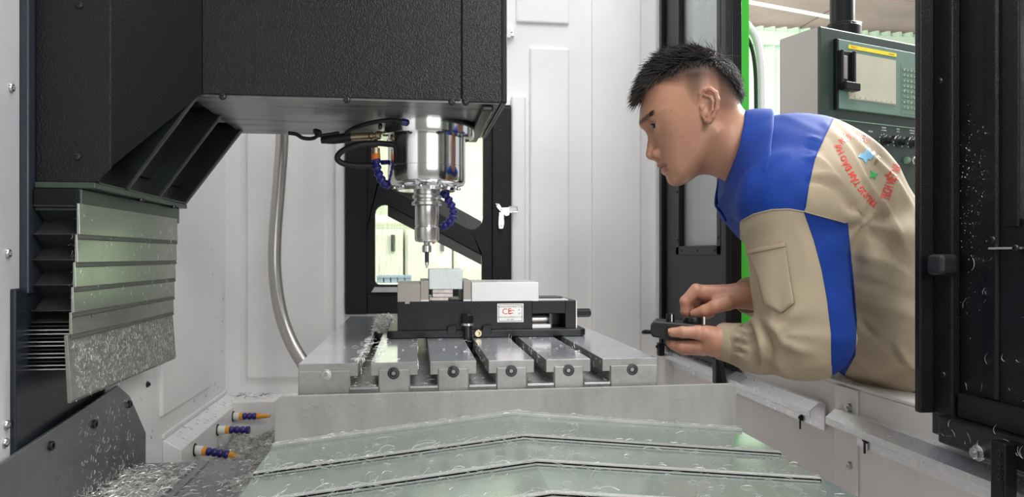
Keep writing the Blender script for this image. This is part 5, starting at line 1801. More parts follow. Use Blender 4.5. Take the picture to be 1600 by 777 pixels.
# eyebrow ground
brow = np.exp(-((hv - np.interp(hu, [997, 1006, 1020, 1030], [193, 188.5, 182.5, 185])) / 3.8) ** 2) * (haw > 9) * (haw < 46) * (hu < 1026)
blend(0.72 * brow, (0.05, 0.03, 0.022))
for (mu, mv, mr) in ((1035.5, 217, 1.2), (1043.5, 217, 1.1), (1061, 222, 1.2), (1043.5, 183, 1.1)):
    blend(0.6 * np.exp(-(((hu - mu) ** 2 + (hv - mv) ** 2) / mr ** 2)), (0.16, 0.07, 0.04))
headW, headC = HF.world(HV), col

# ------------------------------------------------------------------ hands
RH = Frame(1110, 475, 1.17)
LH = Frame(1085, 532, 1.13)


def hand_sdf(F, palm, fingers, wrist_chain, kf=3.0):
    L3 = lambda j: F.loc(j[0], j[1], j[2])

    def f(p):
        d = None
        for (a, b, r1, r2) in palm:
            c = cone(p, L3(a), L3(b), r1, r2)
            d = c if d is None else smin(d, c, 7.0)
        for a, b in zip(wrist_chain, wrist_chain[1:]):
            d = smin(d, cone(p, L3(a), L3(b), a[3], b[3]), 8.0)
        for ch_ in fingers:
            fd = None
            for a, b in zip(ch_, ch_[1:]):
                c = cone(p, L3(a), L3(b), a[3], b[3])
                fd = c if fd is None else smin(fd, c, 2.2)
            # knuckle swelling
            for j in ch_[1:-1]:
                fd = smin(fd, np.linalg.norm(p - np.array(L3(j)), axis=1) - j[3] * 0.985, 2.0)
            d = smin(d, fd, kf)
        return d
    return f


r_f = [[(1088, 453, -6, 10.0), (1070.5, 471, -6, 8.2), (1070.5, 487, -3, 7.2), (1077, 497, 2, 6.0)],
       [(1088, 455, 9, 10.0), (1073, 477, 12, 8.2), (1080, 492, 12, 7.2), (1087, 499, 10, 6.0)],
       [(1093, 459, 24, 9.5), (1082, 481, 28, 7.8), (1093, 494, 26, 7.0), (1101, 496, 22, 5.8)],
       [(1101, 465, 36, 8.5), (1096, 485, 40, 6.8), (1105, 495, 36, 6.2), (1112, 493.5, 30, 5.2)],
       [(1136, 472, -12, 12.5), (1117, 478, -19, 10.5), (1101, 484.5, -17, 8.8), (1087, 489.5, -11, 7.4)]]
r_p = [((1168, 462, 4), (1096, 456, -2), 17, 11), ((1168, 462, 4), (1096, 459, 12), 17, 11), ((1168, 462, 6), (1100, 463, 24), 16, 10), ((1166, 464, 8), (1108, 467, 32), 15, 9.5), ((1160, 466, -2), (1122, 474, -14), 14, 11)]
r_w = [(1155, 461, 4, 17.5), (1178, 463, 6, 18), (1240, 478, 40, 26)]
l_f = [[(1088, 541, 0, 10.5), (1064, 541.5, -4, 8.6), (1052, 540, 0, 7.6), (1046, 537.5, 7, 6.2)],
       [(1092, 547, 15, 10.5), (1068, 549, 15, 8.4), (1058, 546.5, 23, 7.4), (1055, 539, 31, 6.2)],
       [(1099, 550, 29, 10.0), (1078, 551, 33, 8.0), (1069, 547, 41, 7.0), (1067, 538, 46, 6.0)],
       [(1108, 549, 41, 8.8), (1091, 549, 47, 7.0), (1082, 545, 53, 6.2), (1080, 538, 56, 5.4)],
       [(1112, 522, -6, 13.0), (1091, 518.5, -14, 10.6), (1067, 518, -17, 8.9), (1051, 519, -15, 7.4)]]
l_p = [((1126, 535, 2), (1094, 540, 2), 20, 12), ((1126, 536, 4), (1098, 545, 15), 20, 12), ((1126, 537, 8), (1104, 547, 28), 19, 11), ((1126, 538, 12), (1111, 546, 38), 18, 10), ((1124, 530, -2), (1104, 521, -8), 18, 13)]
l_w = [(1118, 534, 2, 21), (1134, 535, 0, 21), (1200, 545, -40, 26)]
hands = []
for F, pl_, fg, wr_, box_ in ((RH, r_p, r_f, r_w, (1055, 432, -36, 1215, 512, 60)), (LH, l_p, l_f, l_w, (1034, 500, -50, 1190, 570, 70))):
    a, b = F.loc(box_[0], box_[4], box_[2]), F.loc(box_[3], box_[1], box_[5])
    V_, Q_ = surface_nets(hand_sdf(F, pl_, fg, wr_), a, b, 1.25)
    nn_ = vnoise(V_ * 0.12, 8)[:, None]
    c_ = np.tile(np.array((0.48, 0.24, 0.155)), (len(V_), 1)) * (1 + 0.06 * nn_)
    for ch_ in fg:                                   # redder finger ends and knuckles
        for j, wgt in ((ch_[-1], 0.45), (ch_[1], 0.28), (ch_[0], 0.2)):
            q = np.array(F.loc(*j[:3]))
            k_ = wgt * np.exp(-(((V_ - q) ** 2).sum(1)) / (j[3] * 1.5) ** 2)
            c_ = c_ * (1 - k_[:, None]) + np.array((0.54, 0.22, 0.16)) * k_[:, None]
    hands.append((F.world(V_), Q_, c_))

# ------------------------------------------------------------------ torso and arms inside the clothes (joined into the one body)
FWD = np.array([-0.975, 0.22, 0.0]); FWD /= np.linalg.norm(FWD)
LAT = np.array([FWD[1] * -1, FWD[0], 0.0]) * -1          # towards his right hand, away from the camera
UP = np.array([0, 0, 1.0])
TD = 1.235
tor = [((1232, 290), 103), ((1268, 305), 105), ((1320, 398), 108), ((1380, 492), 104), ((1448, 570), 96)]
TW = [(np.array(PD(u, v, TD + 0.00 - 0.00012 * (u - 1190))), r * TD / FPX) for (u, v), r in tor]
SQ = 0.66


def squash(p, o=TW[0][0], s=SQ):
    l_ = (p - o) @ LAT
    return p - np.outer(l_ * (1 - s), LAT)


TWs = [(squash(c[None])[0], r) for c, r in TW]
pw = lambda u, v, d: np.array(PD(u, v, d))
N_SH, N_EL, N_WR = pw(1238, 318, 1.075), pw(1257, 523, 1.045), pw(1131, 534, 1.13)
NK0 = pw(1160, 252, TD)
m1 = lambda px, d: px * d / FPX
N_MID = pw(1190, 545, 1.085)
F_SH, F_EL, F_WR = pw(1250, 320, 1.40), pw(1290, 490, 1.42), pw(1172, 462, 1.185)
m1 = lambda px, d: px * d / FPX


def jacket_sdf(p, inflate=0.0, clothes=True):
    ps = squash(p)
    d = None
    for (a, ra), (b, rb) in zip(TWs, TWs[1:]):
        c = cone(ps, a, b, ra, rb)
        d = c if d is None else smin(d, c, 0.03)
    if clothes:
        d = smin(d, cone(p, NK0, TW[0][0] + LAT * 0.0, m1(60, TD), m1(80, TD)), 0.03)
    arm = cone(p, N_SH, N_EL, m1(79, 1.07), m1(70, 1.045))
    arm = smin(arm, cone(p, N_EL, N_MID, m1(66, 1.045), m1(38, 1.085)), 0.02)
    arm = smin(arm, cone(p, N_MID, N_WR, m1(36, 1.085), m1(24.5, 1.13)), 0.012)
    d = smin(d, cone(p, TW[0][0] - LAT * 0.05, N_SH, 0.09, m1(82, 1.07)), 0.05)
    farm = cone(p, F_SH, F_EL, 0.072, 0.060)
    farm = smin(farm, cone(p, F_EL, F_WR, 0.056, m1(25, 1.185)), 0.02)
    d = smin(d, cone(p, TW[0][0] + LAT * 0.05, F_SH, 0.085, 0.078), 0.05)
    d = smin(d, farm, 0.012)
    d = smin(d, arm, 0.014)
    if clothes:
        # openings: cuffs and neck
        for w_, prev in ((N_WR, N_MID), (F_WR, F_EL)):
            ax = (w_ - prev) / np.linalg.norm(w_ - prev)
            near = np.linalg.norm(p - w_, axis=1) < 0.05
            cut = (p - w_) @ ax
            d = np.where(near, smax(d, cut + 0.016, 0.003), d)
        nx_ = np.array(PD(1163, 175, TD)); nb_ = np.array(PD(1121, 325, TD))
        axn = np.cross(nb_ - nx_, LAT); axn /= np.linalg.norm(axn)
        if axn[0] > 0: axn = -axn
        d = smax(d, (p - nx_) @ axn, 0.004)
        # folds
        d = d + folds(p)
    return d - inflate


def folds(p):
    f_ = np.zeros(len(p))
    # soft long folds on the back, running down from the shoulder
    q = np.stack([(p @ FWD) * 9 + p[:, 2] * 6, (p @ LAT) * 9, p[:, 2] * 9 - (p @ FWD) * 5], 1)
    f_ += 0.0050 * vnoise(q * 1.1, 21)
    q2 = np.stack([(p @ FWD) * 26 - p[:, 2] * 20, (p @ LAT) * 10, (p @ FWD) * 7 + p[:, 2] * 7], 1)
    r_ = vnoise(q2, 5)
    w2 = np.exp(-((p - pw(1350, 330, 1.12)) ** 2).sum(1) / 0.16 ** 2)
    f_ += 0.0090 * w2 * (np.abs(r_) - 0.3)
    # creases at the elbow, converging on its inner side
    a0 = pw(1200, 520, 1.03)
    e = p - a0
    ang = np.arctan2(e @ UP, e @ FWD)
    rr_ = np.linalg.norm(e, axis=1)
    we = np.exp(-(rr_ / 0.085) ** 2) * np.clip(rr_ / 0.045, 0, 1) ** 2
    f_ += 0.0045 * we * np.sin(ang * 6.5 + 3 * vnoise(p * 14, 9) + 1.0)
    # gathered folds along the forearm towards the cuff
    s = (p - N_WR) @ ((N_MID - N_WR) / np.linalg.norm(N_MID - N_WR))
    wg = np.exp(-((p - N_WR) ** 2).sum(1) / 0.055 ** 2) * np.clip((s - 0.018) / 0.01, 0, 1)
    f_ += 0.0022 * wg * np.sin(s * 520 + 6 * vnoise(p * 22, 4))
    # armpit crease lines radiating behind the sleeve
    a1 = pw(1335, 350, 1.08)
    e = p - a1
    ang = np.arctan2(e @ UP, -(e @ FWD))
    r1_ = np.linalg.norm(e, axis=1)
    wa = np.exp(-(r1_ / 0.12) ** 2) * np.clip(r1_ / 0.07, 0, 1) ** 2
    f_ += 0.0050 * wa * np.sin(ang * 6 + 2.5 * vnoise(p * 10, 12))
    # waist blousing
    wq = np.exp(-((p - pw(1400, 560, 1.13)) ** 2).sum(1) / 0.13 ** 2)
    q3 = np.stack([(p @ FWD) * 12 + p[:, 2] * 22, (p @ LAT) * 8, (p @ FWD) * 10], 1)
    f_ += 0.0055 * wq * vnoise(q3 * 1.3, 31)
    return f_


def body_core(p):
    return jacket_sdf(p, inflate=-0.012, clothes=False)


allp = np.array([N_SH, N_EL, N_WR, F_SH, F_EL, F_WR] + [c for c, r in TW])
lo_, hi_ = allp.min(0) - 0.15, allp.max(0) + 0.15
lo_[0] = min(lo_[0], N_WR[0] - 0.03)
CV, CQ = surface_nets(body_core, lo_, hi_, 0.012)
ccol = np.tile(SK, (len(CV), 1))
Vall, Qall, Call, k = [], [], [], 0
for V_, Q_, c_ in [(headW, HQ, headC)] + hands + [(CV, CQ, ccol)]:
    Vall.append(V_); Qall.append(Q_ + k); Call.append(c_); k += len(V_)
body = np_mesh('body', np.concatenate(Vall), np.concatenate(Qall), 'skin', person, colors=np.concatenate(Call))

# jacket, cut along its seams so that the colour panels end cleanly
JV, JQ = surface_nets(jacket_sdf, lo_, hi_, 0.0048)
me = bpy.data.meshes.new('jacket')
poff = np.array(wloc(person))
me.from_pydata((JV - poff).tolist(), [], JQ.tolist())
bm = bmesh.new()
bm.from_mesh(me)
bmesh.ops.smooth_vert(bm, verts=bm.verts, factor=0.4, use_axis_x=True, use_axis_y=True, use_axis_z=True)
# drapery: ridges and creases modelled into the cloth along lines found on the near side
FOLDS = [([(1290, 195), (1325, 235), (1352, 285), (1385, 330), (1420, 400), (1445, 450)], 6, .0060), ([(1310, 192), (1350, 235), (1400, 285), (1440, 350)], 5, .0045),
         ([(1298, 215), (1318, 245), (1336, 290), (1356, 340)], 5, -.0040),
         ([(1268, 240), (1292, 262), (1320, 296)], 5, .0055), ([(1264, 284), (1285, 284), (1306, 296)], 4, -.0060), ([(1262, 272), (1288, 272), (1312, 284)], 4, .0040),
         ([(1320, 350), (1345, 325), (1342, 285)], 9, .0065), ([(1338, 362), (1385, 372), (1430, 425)], 11, -.0065), ([(1336, 395), (1380, 410), (1440, 440)], 10, .0050),
         ([(1338, 440), (1385, 452), (1445, 472)], 9, -.0065), ([(1338, 470), (1390, 482), (1445, 502)], 9, .0065), ([(1342, 500), (1356, 516), (1372, 526)], 5, -.0060),
         ([(1400, 538), (1420, 565), (1445, 582)], 6, .0070), ([(1393, 545), (1412, 572)], 4, -.0050), ([(1330, 562), (1380, 592), (1445, 612)], 9, .0070),
         ([(1178, 503), (1190, 530), (1193, 560), (1186, 582)], 5, .0080), ([(1187, 503), (1201, 535), (1205, 562)], 4.5, -.0070), ([(1196, 500), (1216, 520), (1224, 542)], 6, .0055),
         ([(1166, 506), (1175, 525), (1176, 552)], 4, -.0050), ([(1215, 545), (1240, 561), (1280, 563)], 10, -.0055), ([(1240, 592), (1222, 577), (1205, 560)], 7, .0045),
         ([(1240, 340), (1262, 400), (1278, 460)], 12, .0030), ([(1182, 345), (1162, 370), (1167, 412)], 7, .0045), ([(1215, 500), (1235, 505), (1262, 500)], 9, -.0030),
         ([(1172, 300), (1196, 262), (1240, 240)], 9, -.0030), ([(1185, 330), (1210, 285), (1250, 262)], 12, .0030), ([(1262, 214), (1284, 220)], 3.5, .0030), ([(1258, 228), (1280, 234)], 3.5, -.0030), ([(1256, 246), (1276, 250)], 3.5, .0030)]
FOLDS += [([(1148, 505 + 7 * k), (1156, 507 + 7 * k), (1168 + 4 * (k % 3), 509 + 8 * k)], 2.4, .0032 if k % 2 else -.0034) for k in range(8)]
bm.normal_update()
P_v = np.array([v.co for v in bm.verts]) + poff
N_v = np.array([v.normal for v in bm.verts])
qu, qv = project(P_v)
view = P_v - np.array(EYE)
view /= np.linalg.norm(view, axis=1, keepdims=True)
facing = np.clip(-(view * N_v).sum(1) * 3, 0, 1)
dsp = np.zeros(len(P_v))
for line, wpx, amp in FOLDS:
    ln = np.array([(p.x, p.y) for p in spline([(a, b, 0) for a, b in line], 6)])
    best = np.full(len(P_v), 1e9)
    tpos = np.zeros(len(P_v))
    for k_ in range(len(ln) - 1):
        a, b = ln[k_], ln[k_ + 1]
        ab = b - a
        t_ = np.clip(((qu - a[0]) * ab[0] + (qv - a[1]) * ab[1]) / (ab @ ab), 0, 1)
        dd = np.hypot(qu - a[0] - t_ * ab[0], qv - a[1] - t_ * ab[1])
        m_ = dd < best
        best = np.where(m_, dd, best)
        tpos = np.where(m_, (k_ + t_) / (len(ln) - 1), tpos)
    dsp += amp * np.exp(-(best / wpx) ** 2) * np.sin(pi * np.clip(tpos, 0.06, 0.94)) ** 0.6
dsp *= facing
for v, d_, n_ in zip(bm.verts, dsp, N_v):
    if abs(d_) > 1e-5:
        v.co += Vector((n_ * d_).tolist())
yoke_r = [(1302, 186), (1288, 214), (1272, 250), (1263, 290), (1257, 331)]
yoke_b = [(1257, 331), (1232, 327), (1205, 328), (1178, 335), (1155, 348)]
front = [(1155, 348), (1147, 375), (1166, 402)]
stripe = [(1257, 331), (1272, 375), (1284, 420), (1293, 470), (1299, 520), (1300, 577)]
stripe_r = [(1257, 331), (1326, 349)]
stripe_e = [(1325, 349), (1330, 400), (1335, 450), (1339, 500), (1337, 555), (1316, 594)]
eye_l = EYE - Vector(poff.tolist())
for line in (yoke_r, yoke_b, stripe, stripe_r, stripe_e):
    for a, b in zip(line, line[1:]):
        ra, rb = ray(*a), ray(*b)
        n_ = ra.cross(rb).normalized()
        mid = (np.array(a) + np.array(b)) / 2
        half = np.linalg.norm(np.array(a) - np.array(b)) / 2 + 7
        co = np.array([v.co for v in bm.verts]) + poff
        pu, pv = project(co)
        near = np.hypot(pu - mid[0], pv - mid[1]) < half
        bm.verts.ensure_lookup_table()
        vs_ = set(np.nonzero(near)[0].tolist())
        geom = [f for f in bm.faces if any(v.index in vs_ for v in f.verts)]
        es_ = {e for f in geom for e in f.edges}
        vv_ = {v for f in geom for v in f.verts}
        bmesh.ops.bisect_plane(bm, geom=list(vv_) + list(es_) + geom, plane_co=eye_l, plane_no=n_, dist=1e-7)
        bm.verts.index_update()
co = np.array([f.calc_center_median() for f in bm.faces]) + poff
pu, pv = project(co)
lat = (co - TW[0][0]) @ LAT
ix = lambda pts, x, ax: np.interp(x, [p[ax] for p in pts], [p[1 - ax] for p in pts])
right_of_yoke = pu > np.interp(pv, [p[1] for p in yoke_r], [p[0] for p in yoke_r])
yb = sorted(yoke_b)
below_yoke = pv > np.interp(pu, [p[0] for p in yb], [p[1] for p in yb])
blue = ~right_of_yoke & ~below_yoke & (pv < 352)
blue |= (pu < 1156) & (pv < 400) & (pv >= 345)
dist_arm = cone(co, N_SH, N_EL, m1(80, 1.07), m1(73, 1.045))
sl_ = np.interp(pv, [p[1] for p in stripe], [p[0] for p in stripe])
top_s = np.interp(pu, [1257, 1326], [331, 349])
on_arm = pu < np.interp(pv, [q_[1] for q_ in stripe_e], [q_[0] for q_ in stripe_e])
blue |= on_arm & (pu > sl_) & (pv > top_s) & (pv < 590) & (pv > 331) & (lat < 0.0)
# the far side carries the same panels
far = lat > 0.05
for f, b_ in zip(bm.faces, blue):
    f.material_index = 1 if b_ else 0
    f.smooth = True
bm.to_mesh(me)
bm.free()
me.materials.append(M['khaki'])
me.materials.append(M['royal'])
me.update()
jacket = link_mesh('jacket', me, person)
jacket['label'] = 'khaki work jacket with royal blue yoke and sleeve stripe'

# things stitched or printed on the jacket: found by casting onto its surface
from mathutils.bvhtree import BVHTree
jb = BVHTree.FromPolygons([tuple(v.co) for v in me.vertices], [tuple(p.vertices) for p in me.polygons])


def on_jacket(u, v, lift):
    r = ray(u, v).normalized()
    h = jb.ray_cast(eye_l, r)
    if h[0] is None:
        return None
    return h[0] + h[1] * lift


def patch(name, poly, lift, m, n=18, thick=0.0012):
    """cloth patch following the jacket: a px polygon filled by a grid clipped to it"""
    P_ = np.array(poly, float)
    c = P_.mean(0)
    rings = 8
    dense_ = []
    for a, b in zip(P_, np.roll(P_, -1, 0)):
        for k_ in range(n // 3):
            dense_.append(a + (b - a) * k_ / (n // 3))
    vs, fs = [], []
    nd = len(dense_)
    for r_ in range(rings, 0, -1):
        for q in dense_:
            t_ = c + (q - c) * r_ / rings
            h = on_jacket(t_[0], t_[1], lift)
            vs.append(h if h is not None else vs[-1])
    hc = on_jacket(c[0], c[1], lift)
    vs.append(hc)
    for r_ in range(rings - 1):
        for k_ in range(nd):
            j = (k_ + 1) % nd
            fs.append((r_ * nd + k_, r_ * nd + j, (r_ + 1) * nd + j, (r_ + 1) * nd + k_))
    fs += [((rings - 1) * nd + k_, (rings - 1) * nd + (k_ + 1) % nd, rings * nd) for k_ in range(nd)]
    me_ = bpy.data.meshes.new(name)
    me_.from_pydata([tuple(v) for v in vs], [], fs)
    me_.materials.append(M[m])
    me_.polygons.foreach_set('use_smooth', [True] * len(me_.polygons))
    o = link_mesh(name, me_, jacket)
    s_ = o.modifiers.new('solid', 'SOLIDIFY')
    s_.thickness = thick
    s_.offset = 0
    return o


patch('sleeve_pocket', [(1170.5, 391.4), (1226.5, 380), (1232, 416), (1242, 474), (1221.5, 490), (1196.4, 476), (1186, 432)], 0.0022, 'khaki', thick=0.0032)
patch('pocket_welt', [(1170, 391), (1227, 379.5), (1228, 385), (1171, 397)], 0.0042, 'khaki', thick=0.0025)


def seam(name, pts, m, r=0.0009, lift=0.0006):
    out = []
    for a, b in zip(pts, pts[1:]):
        for k_ in range(8):
            t_ = np.array(a) + (np.array(b) - np.array(a)) * k_ / 8
            h = on_jacket(t_[0], t_[1], lift)
            if h is not None: out.append(h + Vector(poff.tolist()))
    if len(out) > 2:
        MB().tube(out, r, 6).build(name, m, jacket, smooth=60)


seam('seam', [(1257, 331), (1232, 327), (1205, 328), (1178, 335), (1156, 347)], 'khaki')
seam('seam', yoke_r, 'royal')
seam('seam', [(1257, 331), (1290, 340), (1325, 349)], 'khaki')
seam('seam', stripe, 'royal')


def print_on(name, s, path, hpx, m, flip=1.0, fill=1.0):
    """lettering printed along a curved line on the cloth"""
    cu = bpy.data.curves.new(name, 'FONT')
    cu.body = s
    cu.size = 1.0
    cu.offset = 0.025
    cu.resolution_u = 2
    t = bpy.data.objects.new('tmp_text', cu)
    C.objects.link(t)
    me_ = bpy.data.meshes.new_from_object(t.evaluated_get(bpy.context.evaluated_depsgraph_get()))
    bpy.data.objects.remove(t)
    bpy.data.curves.remove(cu)
    bmx = bmesh.new()
    bmx.from_mesh(me_)
    bmesh.ops.triangulate(bmx, faces=bmx.faces)
    bmesh.ops.subdivide_edges(bmx, edges=[e for e in bmx.edges if e.calc_length() > 0.25], cuts=2)
    bmesh.ops.triangulate(bmx, faces=bmx.faces)
    sp2_ = spline([(p[0], p[1], 0) for p in path], 8)
    L_ = [0.0]
    for a, b in zip(sp2_, sp2_[1:]): L_.append(L_[-1] + (b - a).length)
    xs_ = [v.co.x for v in bmx.verts]
    x0, x1 = min(xs_), max(xs_)
    dead = []
    for v in bmx.verts:
        s_ = (v.co.x - x0) / (x1 - x0) * L_[-1]
        j = max(i for i in range(len(L_)) if L_[i] <= s_ + 1e-9)
        j = min(j, len(sp2_) - 2)
        f_ = (s_ - L_[j]) / (L_[j + 1] - L_[j])
        q = sp2_[j].lerp(sp2_[j + 1], f_)
        ta = (sp2_[min(j + 2, len(sp2_) - 1)] - sp2_[max(j - 1, 0)]).normalized()
        nr = Vector((ta.y, -ta.x, 0)) * flip
        q = q + nr * (v.co.y - 0.35) * hpx
        h = on_jacket(q.x, q.y, 0.0006)
        if h is None:
            dead.append(v)
        else:
            v.co = h
    bmesh.ops.delete(bmx, geom=dead, context='VERTS')
    bmesh.ops.delete(bmx, geom=[e for e in bmx.edges if e.calc_length() > 0.03], context='EDGES')
    bmx.to_mesh(me_)
    bmx.free()
    me_.materials.clear()
    me_.materials.append(M[m])
    return link_mesh(name, me_, jacket)


print_on('back_lettering', 'TRUNG TÂM ĐÀO HÀ NỘI HIỆU', [(1369, 322), (1353, 306), (1338, 285), (1325, 262), (1315, 241), (1310, 228), (1318, 218), (1331, 213), (1345, 214), (1358, 220)], 14, 'red')
print_on('back_lettering', 'TECH VIỆT NAM', [(1382, 312), (1389, 290), (1397, 270), (1406, 250)], 20, 'red')
print_on('back_lettering', 'VIETTZ', [(1366, 258), (1371, 249), (1376, 240)], 6, 'brass')
patch('back_emblem', [(1340, 246), (1344, 240), (1349, 241), (1356, 231), (1360, 234), (1357, 241), (1366, 236), (1368, 241), (1360, 250), (1356, 249), (1352, 256), (1348, 249)], 0.0006, 'lightblue', thick=0.0004)
patch('back_emblem', [(1358, 278), (1361, 272), (1360, 266), (1365, 270), (1372, 272), (1368, 275), (1367, 280), (1363, 277)], 0.0006, 'greenprint', thick=0.0004)

# collar: a falling band round the neck, open at the throat
ax_u = np.array([0.96, 0.277])
cF = Frame(1150, 247, 1.235, -0.16)
nphi, ns_ = 56, 6
vs, fs = [], []
for i in range(nphi + 1):
    ph = radians(8) + (2 * pi - radians(16)) * i / nphi            # 0 = throat side
    for j in range(ns_ + 1):
        t_ = j / ns_
        R1 = 77 + 13 * t_ + 2 * sin(pi * t_)
        R2 = 74 + 26 * t_
        c0 = np.array([1138, 248]) + ax_u * (34 * t_ * (1 - 0.25 * cos(ph)))
        pr = np.array([-0.277, 0.96])                               # throat direction in the picture plane
        q = c0 + pr * R1 * cos(ph)
        vs.append(cF.loc(q[0], q[1], R2 * sin(ph)))
for i in range(nphi):
    for j in range(ns_):
        a = i * (ns_ + 1) + j
        fs.append((a, a + 1, a + ns_ + 2, a + ns_ + 1))
cw_ = cF.world(np.array(vs))
ctr = cF.world(np.array([cF.loc(1138 + 24, 248 + 7, 0)]))[0]
axw = cF.R * ax_u[0] - cF.Z * ax_u[1]
rad_ = cw_ - ctr
rad_ -= np.outer(rad_ @ axw, axw)
rad_ /= np.linalg.norm(rad_, axis=1, keepdims=True)
for _ in range(10):                                   # lay it over the jacket
    dj = jacket_sdf(cw_)
    cw_ = cw_ + rad_ * np.clip(0.0035 - dj, 0, 0.01)[:, None]
collar = np_mesh('collar', cw_, np.array(fs), 'royal', person)
sm = collar.modifiers.new('solid', 'SOLIDIFY'); sm.thickness = 0.0035; sm.offset = 1
sb2 = collar.modifiers.new('soft', 'SUBSURF'); sb2.levels = 1; sb2.render_levels = 1

# cuffs
for nm, w_, prev, r_ in (('cuff', N_WR, N_MID, m1(25.5, 1.13)), ('cuff', F_WR, F_EL, m1(25.5, 1.185))):
    ax = Vector((w_ - prev).tolist()).normalized()
    b0 = Vector(w_.tolist()) - ax * 0.020
    MB().lathe([(r_ * 0.74, 0.0240), (r_ * 0.98, 0.0262), (r_ * 1.10, 0.0265), (r_ * 1.15, 0.024), (r_ * 1.20, 0.011), (r_ * 1.30, -0.004), (r_ * 1.22, -0.010)], b0, ax, n=36, caps=False).build(nm, 'khaki', person, smooth=60)

# eyes
for sgn in (-1, 1):
    c = Vector(HF.world(np.array([HF.loc(EYE_C[0], EYE_C[1], sgn * EYE_C[2])]))[0].tolist())
    gaze = Vector((HF.R * -1.0 + HF.D * -0.22 + HF.Z * -0.16).tolist()).normalized()
    r_ = 11.5 * HF.s
    e = MB().lathe([(max(1e-5, r_ * sin(pi * k / 24)), -r_ * cos(pi * k / 24)) for k in range(25)], c, gaze, n=24).build('eye', 'eye_white', person, smooth=180)
    e.data.materials.append(M['iris'])
    off = c - wloc(person)
    for p in e.data.polygons:
        if (p.center - off).normalized().dot(gaze) > 0.83: p.material_index = 1


# ------------------------------------------------------------------ hair
def strands(name, items, m, parent):
    """items: list of (list of points, root radius)"""
    vs, fs = [], []
    for pts, r in items:
        k0 = len(vs)
        n_ = len(pts)
        for i, p in enumerate(pts):
            t = (pts[min(i + 1, n_ - 1)] - pts[max(i - 1, 0)])
            t = t / (np.linalg.norm(t) + 1e-12)
            a = np.cross(t, (0.3, 0.9, 0.2)); a /= np.linalg.norm(a) + 1e-12
            b = np.cross(t, a)
            rr_ = r * (1 - 0.85 * i / (n_ - 1))
            for k in range(3):
                an_ = 2.094 * k
                vs.append(p + (a * cos(an_) + b * sin(an_)) * rr_)
        for i in range(n_ - 1):
            for k in range(3):
                j = (k + 1) % 3
                fs.append((k0 + i * 3 + k, k0 + i * 3 + j, k0 + i * 3 + 3 + j, k0 + i * 3 + 3 + k))
    V_ = np.array(vs)
    return np_mesh(name, V_, np.array(fs), m, parent)


# face normals and areas of the head mesh in local units
tri = HV[HQ]
nrm = np.cross(tri[:, 2] - tri[:, 0], tri[:, 3] - tri[:, 1])
areaQ = np.linalg.norm(nrm, axis=1) / 2
nrm /= np.maximum(np.linalg.norm(nrm, axis=1, keepdims=True), 1e-9)
cen = tri.mean(1)
fu, fv, fw = cen[:, 0] / HF.k + HF.u0, HF.v0 - cen[:, 2], np.abs(cen[:, 1])
skull = ~((fw > 66.5) & (fu > 1082) & (fu < 1114) & (fv > 150))
topm = (fv < hairline(fu)) & skull & (fu < 1160)


def pick(mask, n):
    ids = np.nonzero(mask)[0]
    w = areaQ[ids]
    ids = RNG.choice(ids, n, p=w / w.sum())
    jit = RNG.uniform(-0.7, 0.7, (n, 3))
    return cen[ids] + jit, nrm[ids]


def grow(n, mask, flow, length, lift, r, seg=5, droop=0.0, spread=0.25):
    roots, ns3 = pick(mask, n)
    items = []
    for p, nn in zip(roots, ns3):
        u_, v_ = p[0] / HF.k + HF.u0, HF.v0 - p[2]
        fl = np.array(flow(u_, v_, p[1])) + RNG.normal(0, spread, 3)
        fl /= np.linalg.norm(fl)
        ln = length(u_, v_) * RNG.uniform(0.6, 1.25)
        lf = lift(u_, v_)
        pts = [p - nn * 1.0]
        q = p.copy()
        d_ = nn * lf + fl
        d_ /= np.linalg.norm(d_)
        for i in range(seg):
            q = q + d_ * ln / seg
            pts.append(q.copy())
            d_ = d_ + fl * 0.25 + np.array([0, 0, -droop])
            d_ /= np.linalg.norm(d_)
        items.append((list(HF.world(np.array(pts))), r * HF.s))
    return items


def flow_top(u, v, w):
    t = np.clip((u - 1000) / 150, 0, 1)
    s = np.clip((u - 1090) / 60, 0, 1)
    return (-0.95 + 0.75 * s, w / 300.0, -0.12 - 0.95 * np.clip((1040 - u) / 35, 0, 1) - 0.9 * s)


fr = lambda u: np.clip((1040 - u) / 40, 0, 1)
hair_items = grow(5200, topm, flow_top, lambda u, v: 17 + 1 * fr(u) + 7 * np.clip((1085 - u) / 60, 0, 1) - 5 * np.clip((u - 1115) / 30, 0, 1), lambda u, v: 0.75 - 0.45 * np.clip((u - 1110) / 40, 0, 1), 0.95, droop=0.07)
backh = topm & (fu > 1105)
hair_items += grow(2600, backh, lambda u, v, w: (0.35, w / 200.0, -0.75), lambda u, v: 13, lambda u, v: 0.5, 0.95, droop=0.05)
midh = (fv < hairline(fu) + 7) & (fu > 1045) & (fu < 1150) & (fv > 84) & skull
hair_items += grow(4200, midh, lambda u, v, w: (-0.25 + 0.6 * np.clip((u - 1090) / 40, 0, 1), w / 150.0, -0.55), lambda u, v: 9.5, lambda u, v: 0.30, 0.8, droop=0.03, spread=0.15)
fringe = grow(900, topm & (fu < 1032) & (fv > 96), lambda u, v, w: (-0.55, w / 220.0, -0.62), lambda u, v: 27, lambda u, v: 0.35, 0.7, seg=6, droop=0.12, spread=0.2)
hair = strands('hair', hair_items, 'hair', person)
strands('fringe', fringe, 'hair_tip', hair)
wisps = grow(160, topm & (fv < 100), lambda u, v, w: (-0.5, w / 200.0, 0.25), lambda u, v: 26, lambda u, v: 1.1, 0.55, seg=6, droop=0.05, spread=0.6)
strands('wisps', wisps, 'hair_tip', hair)
clip_m = (fv >= hairline(fu) - 6) & (fv < np.minimum(fade_line(fu) - 8, hairline(fu) + 26)) & skull & (fu > 1020)
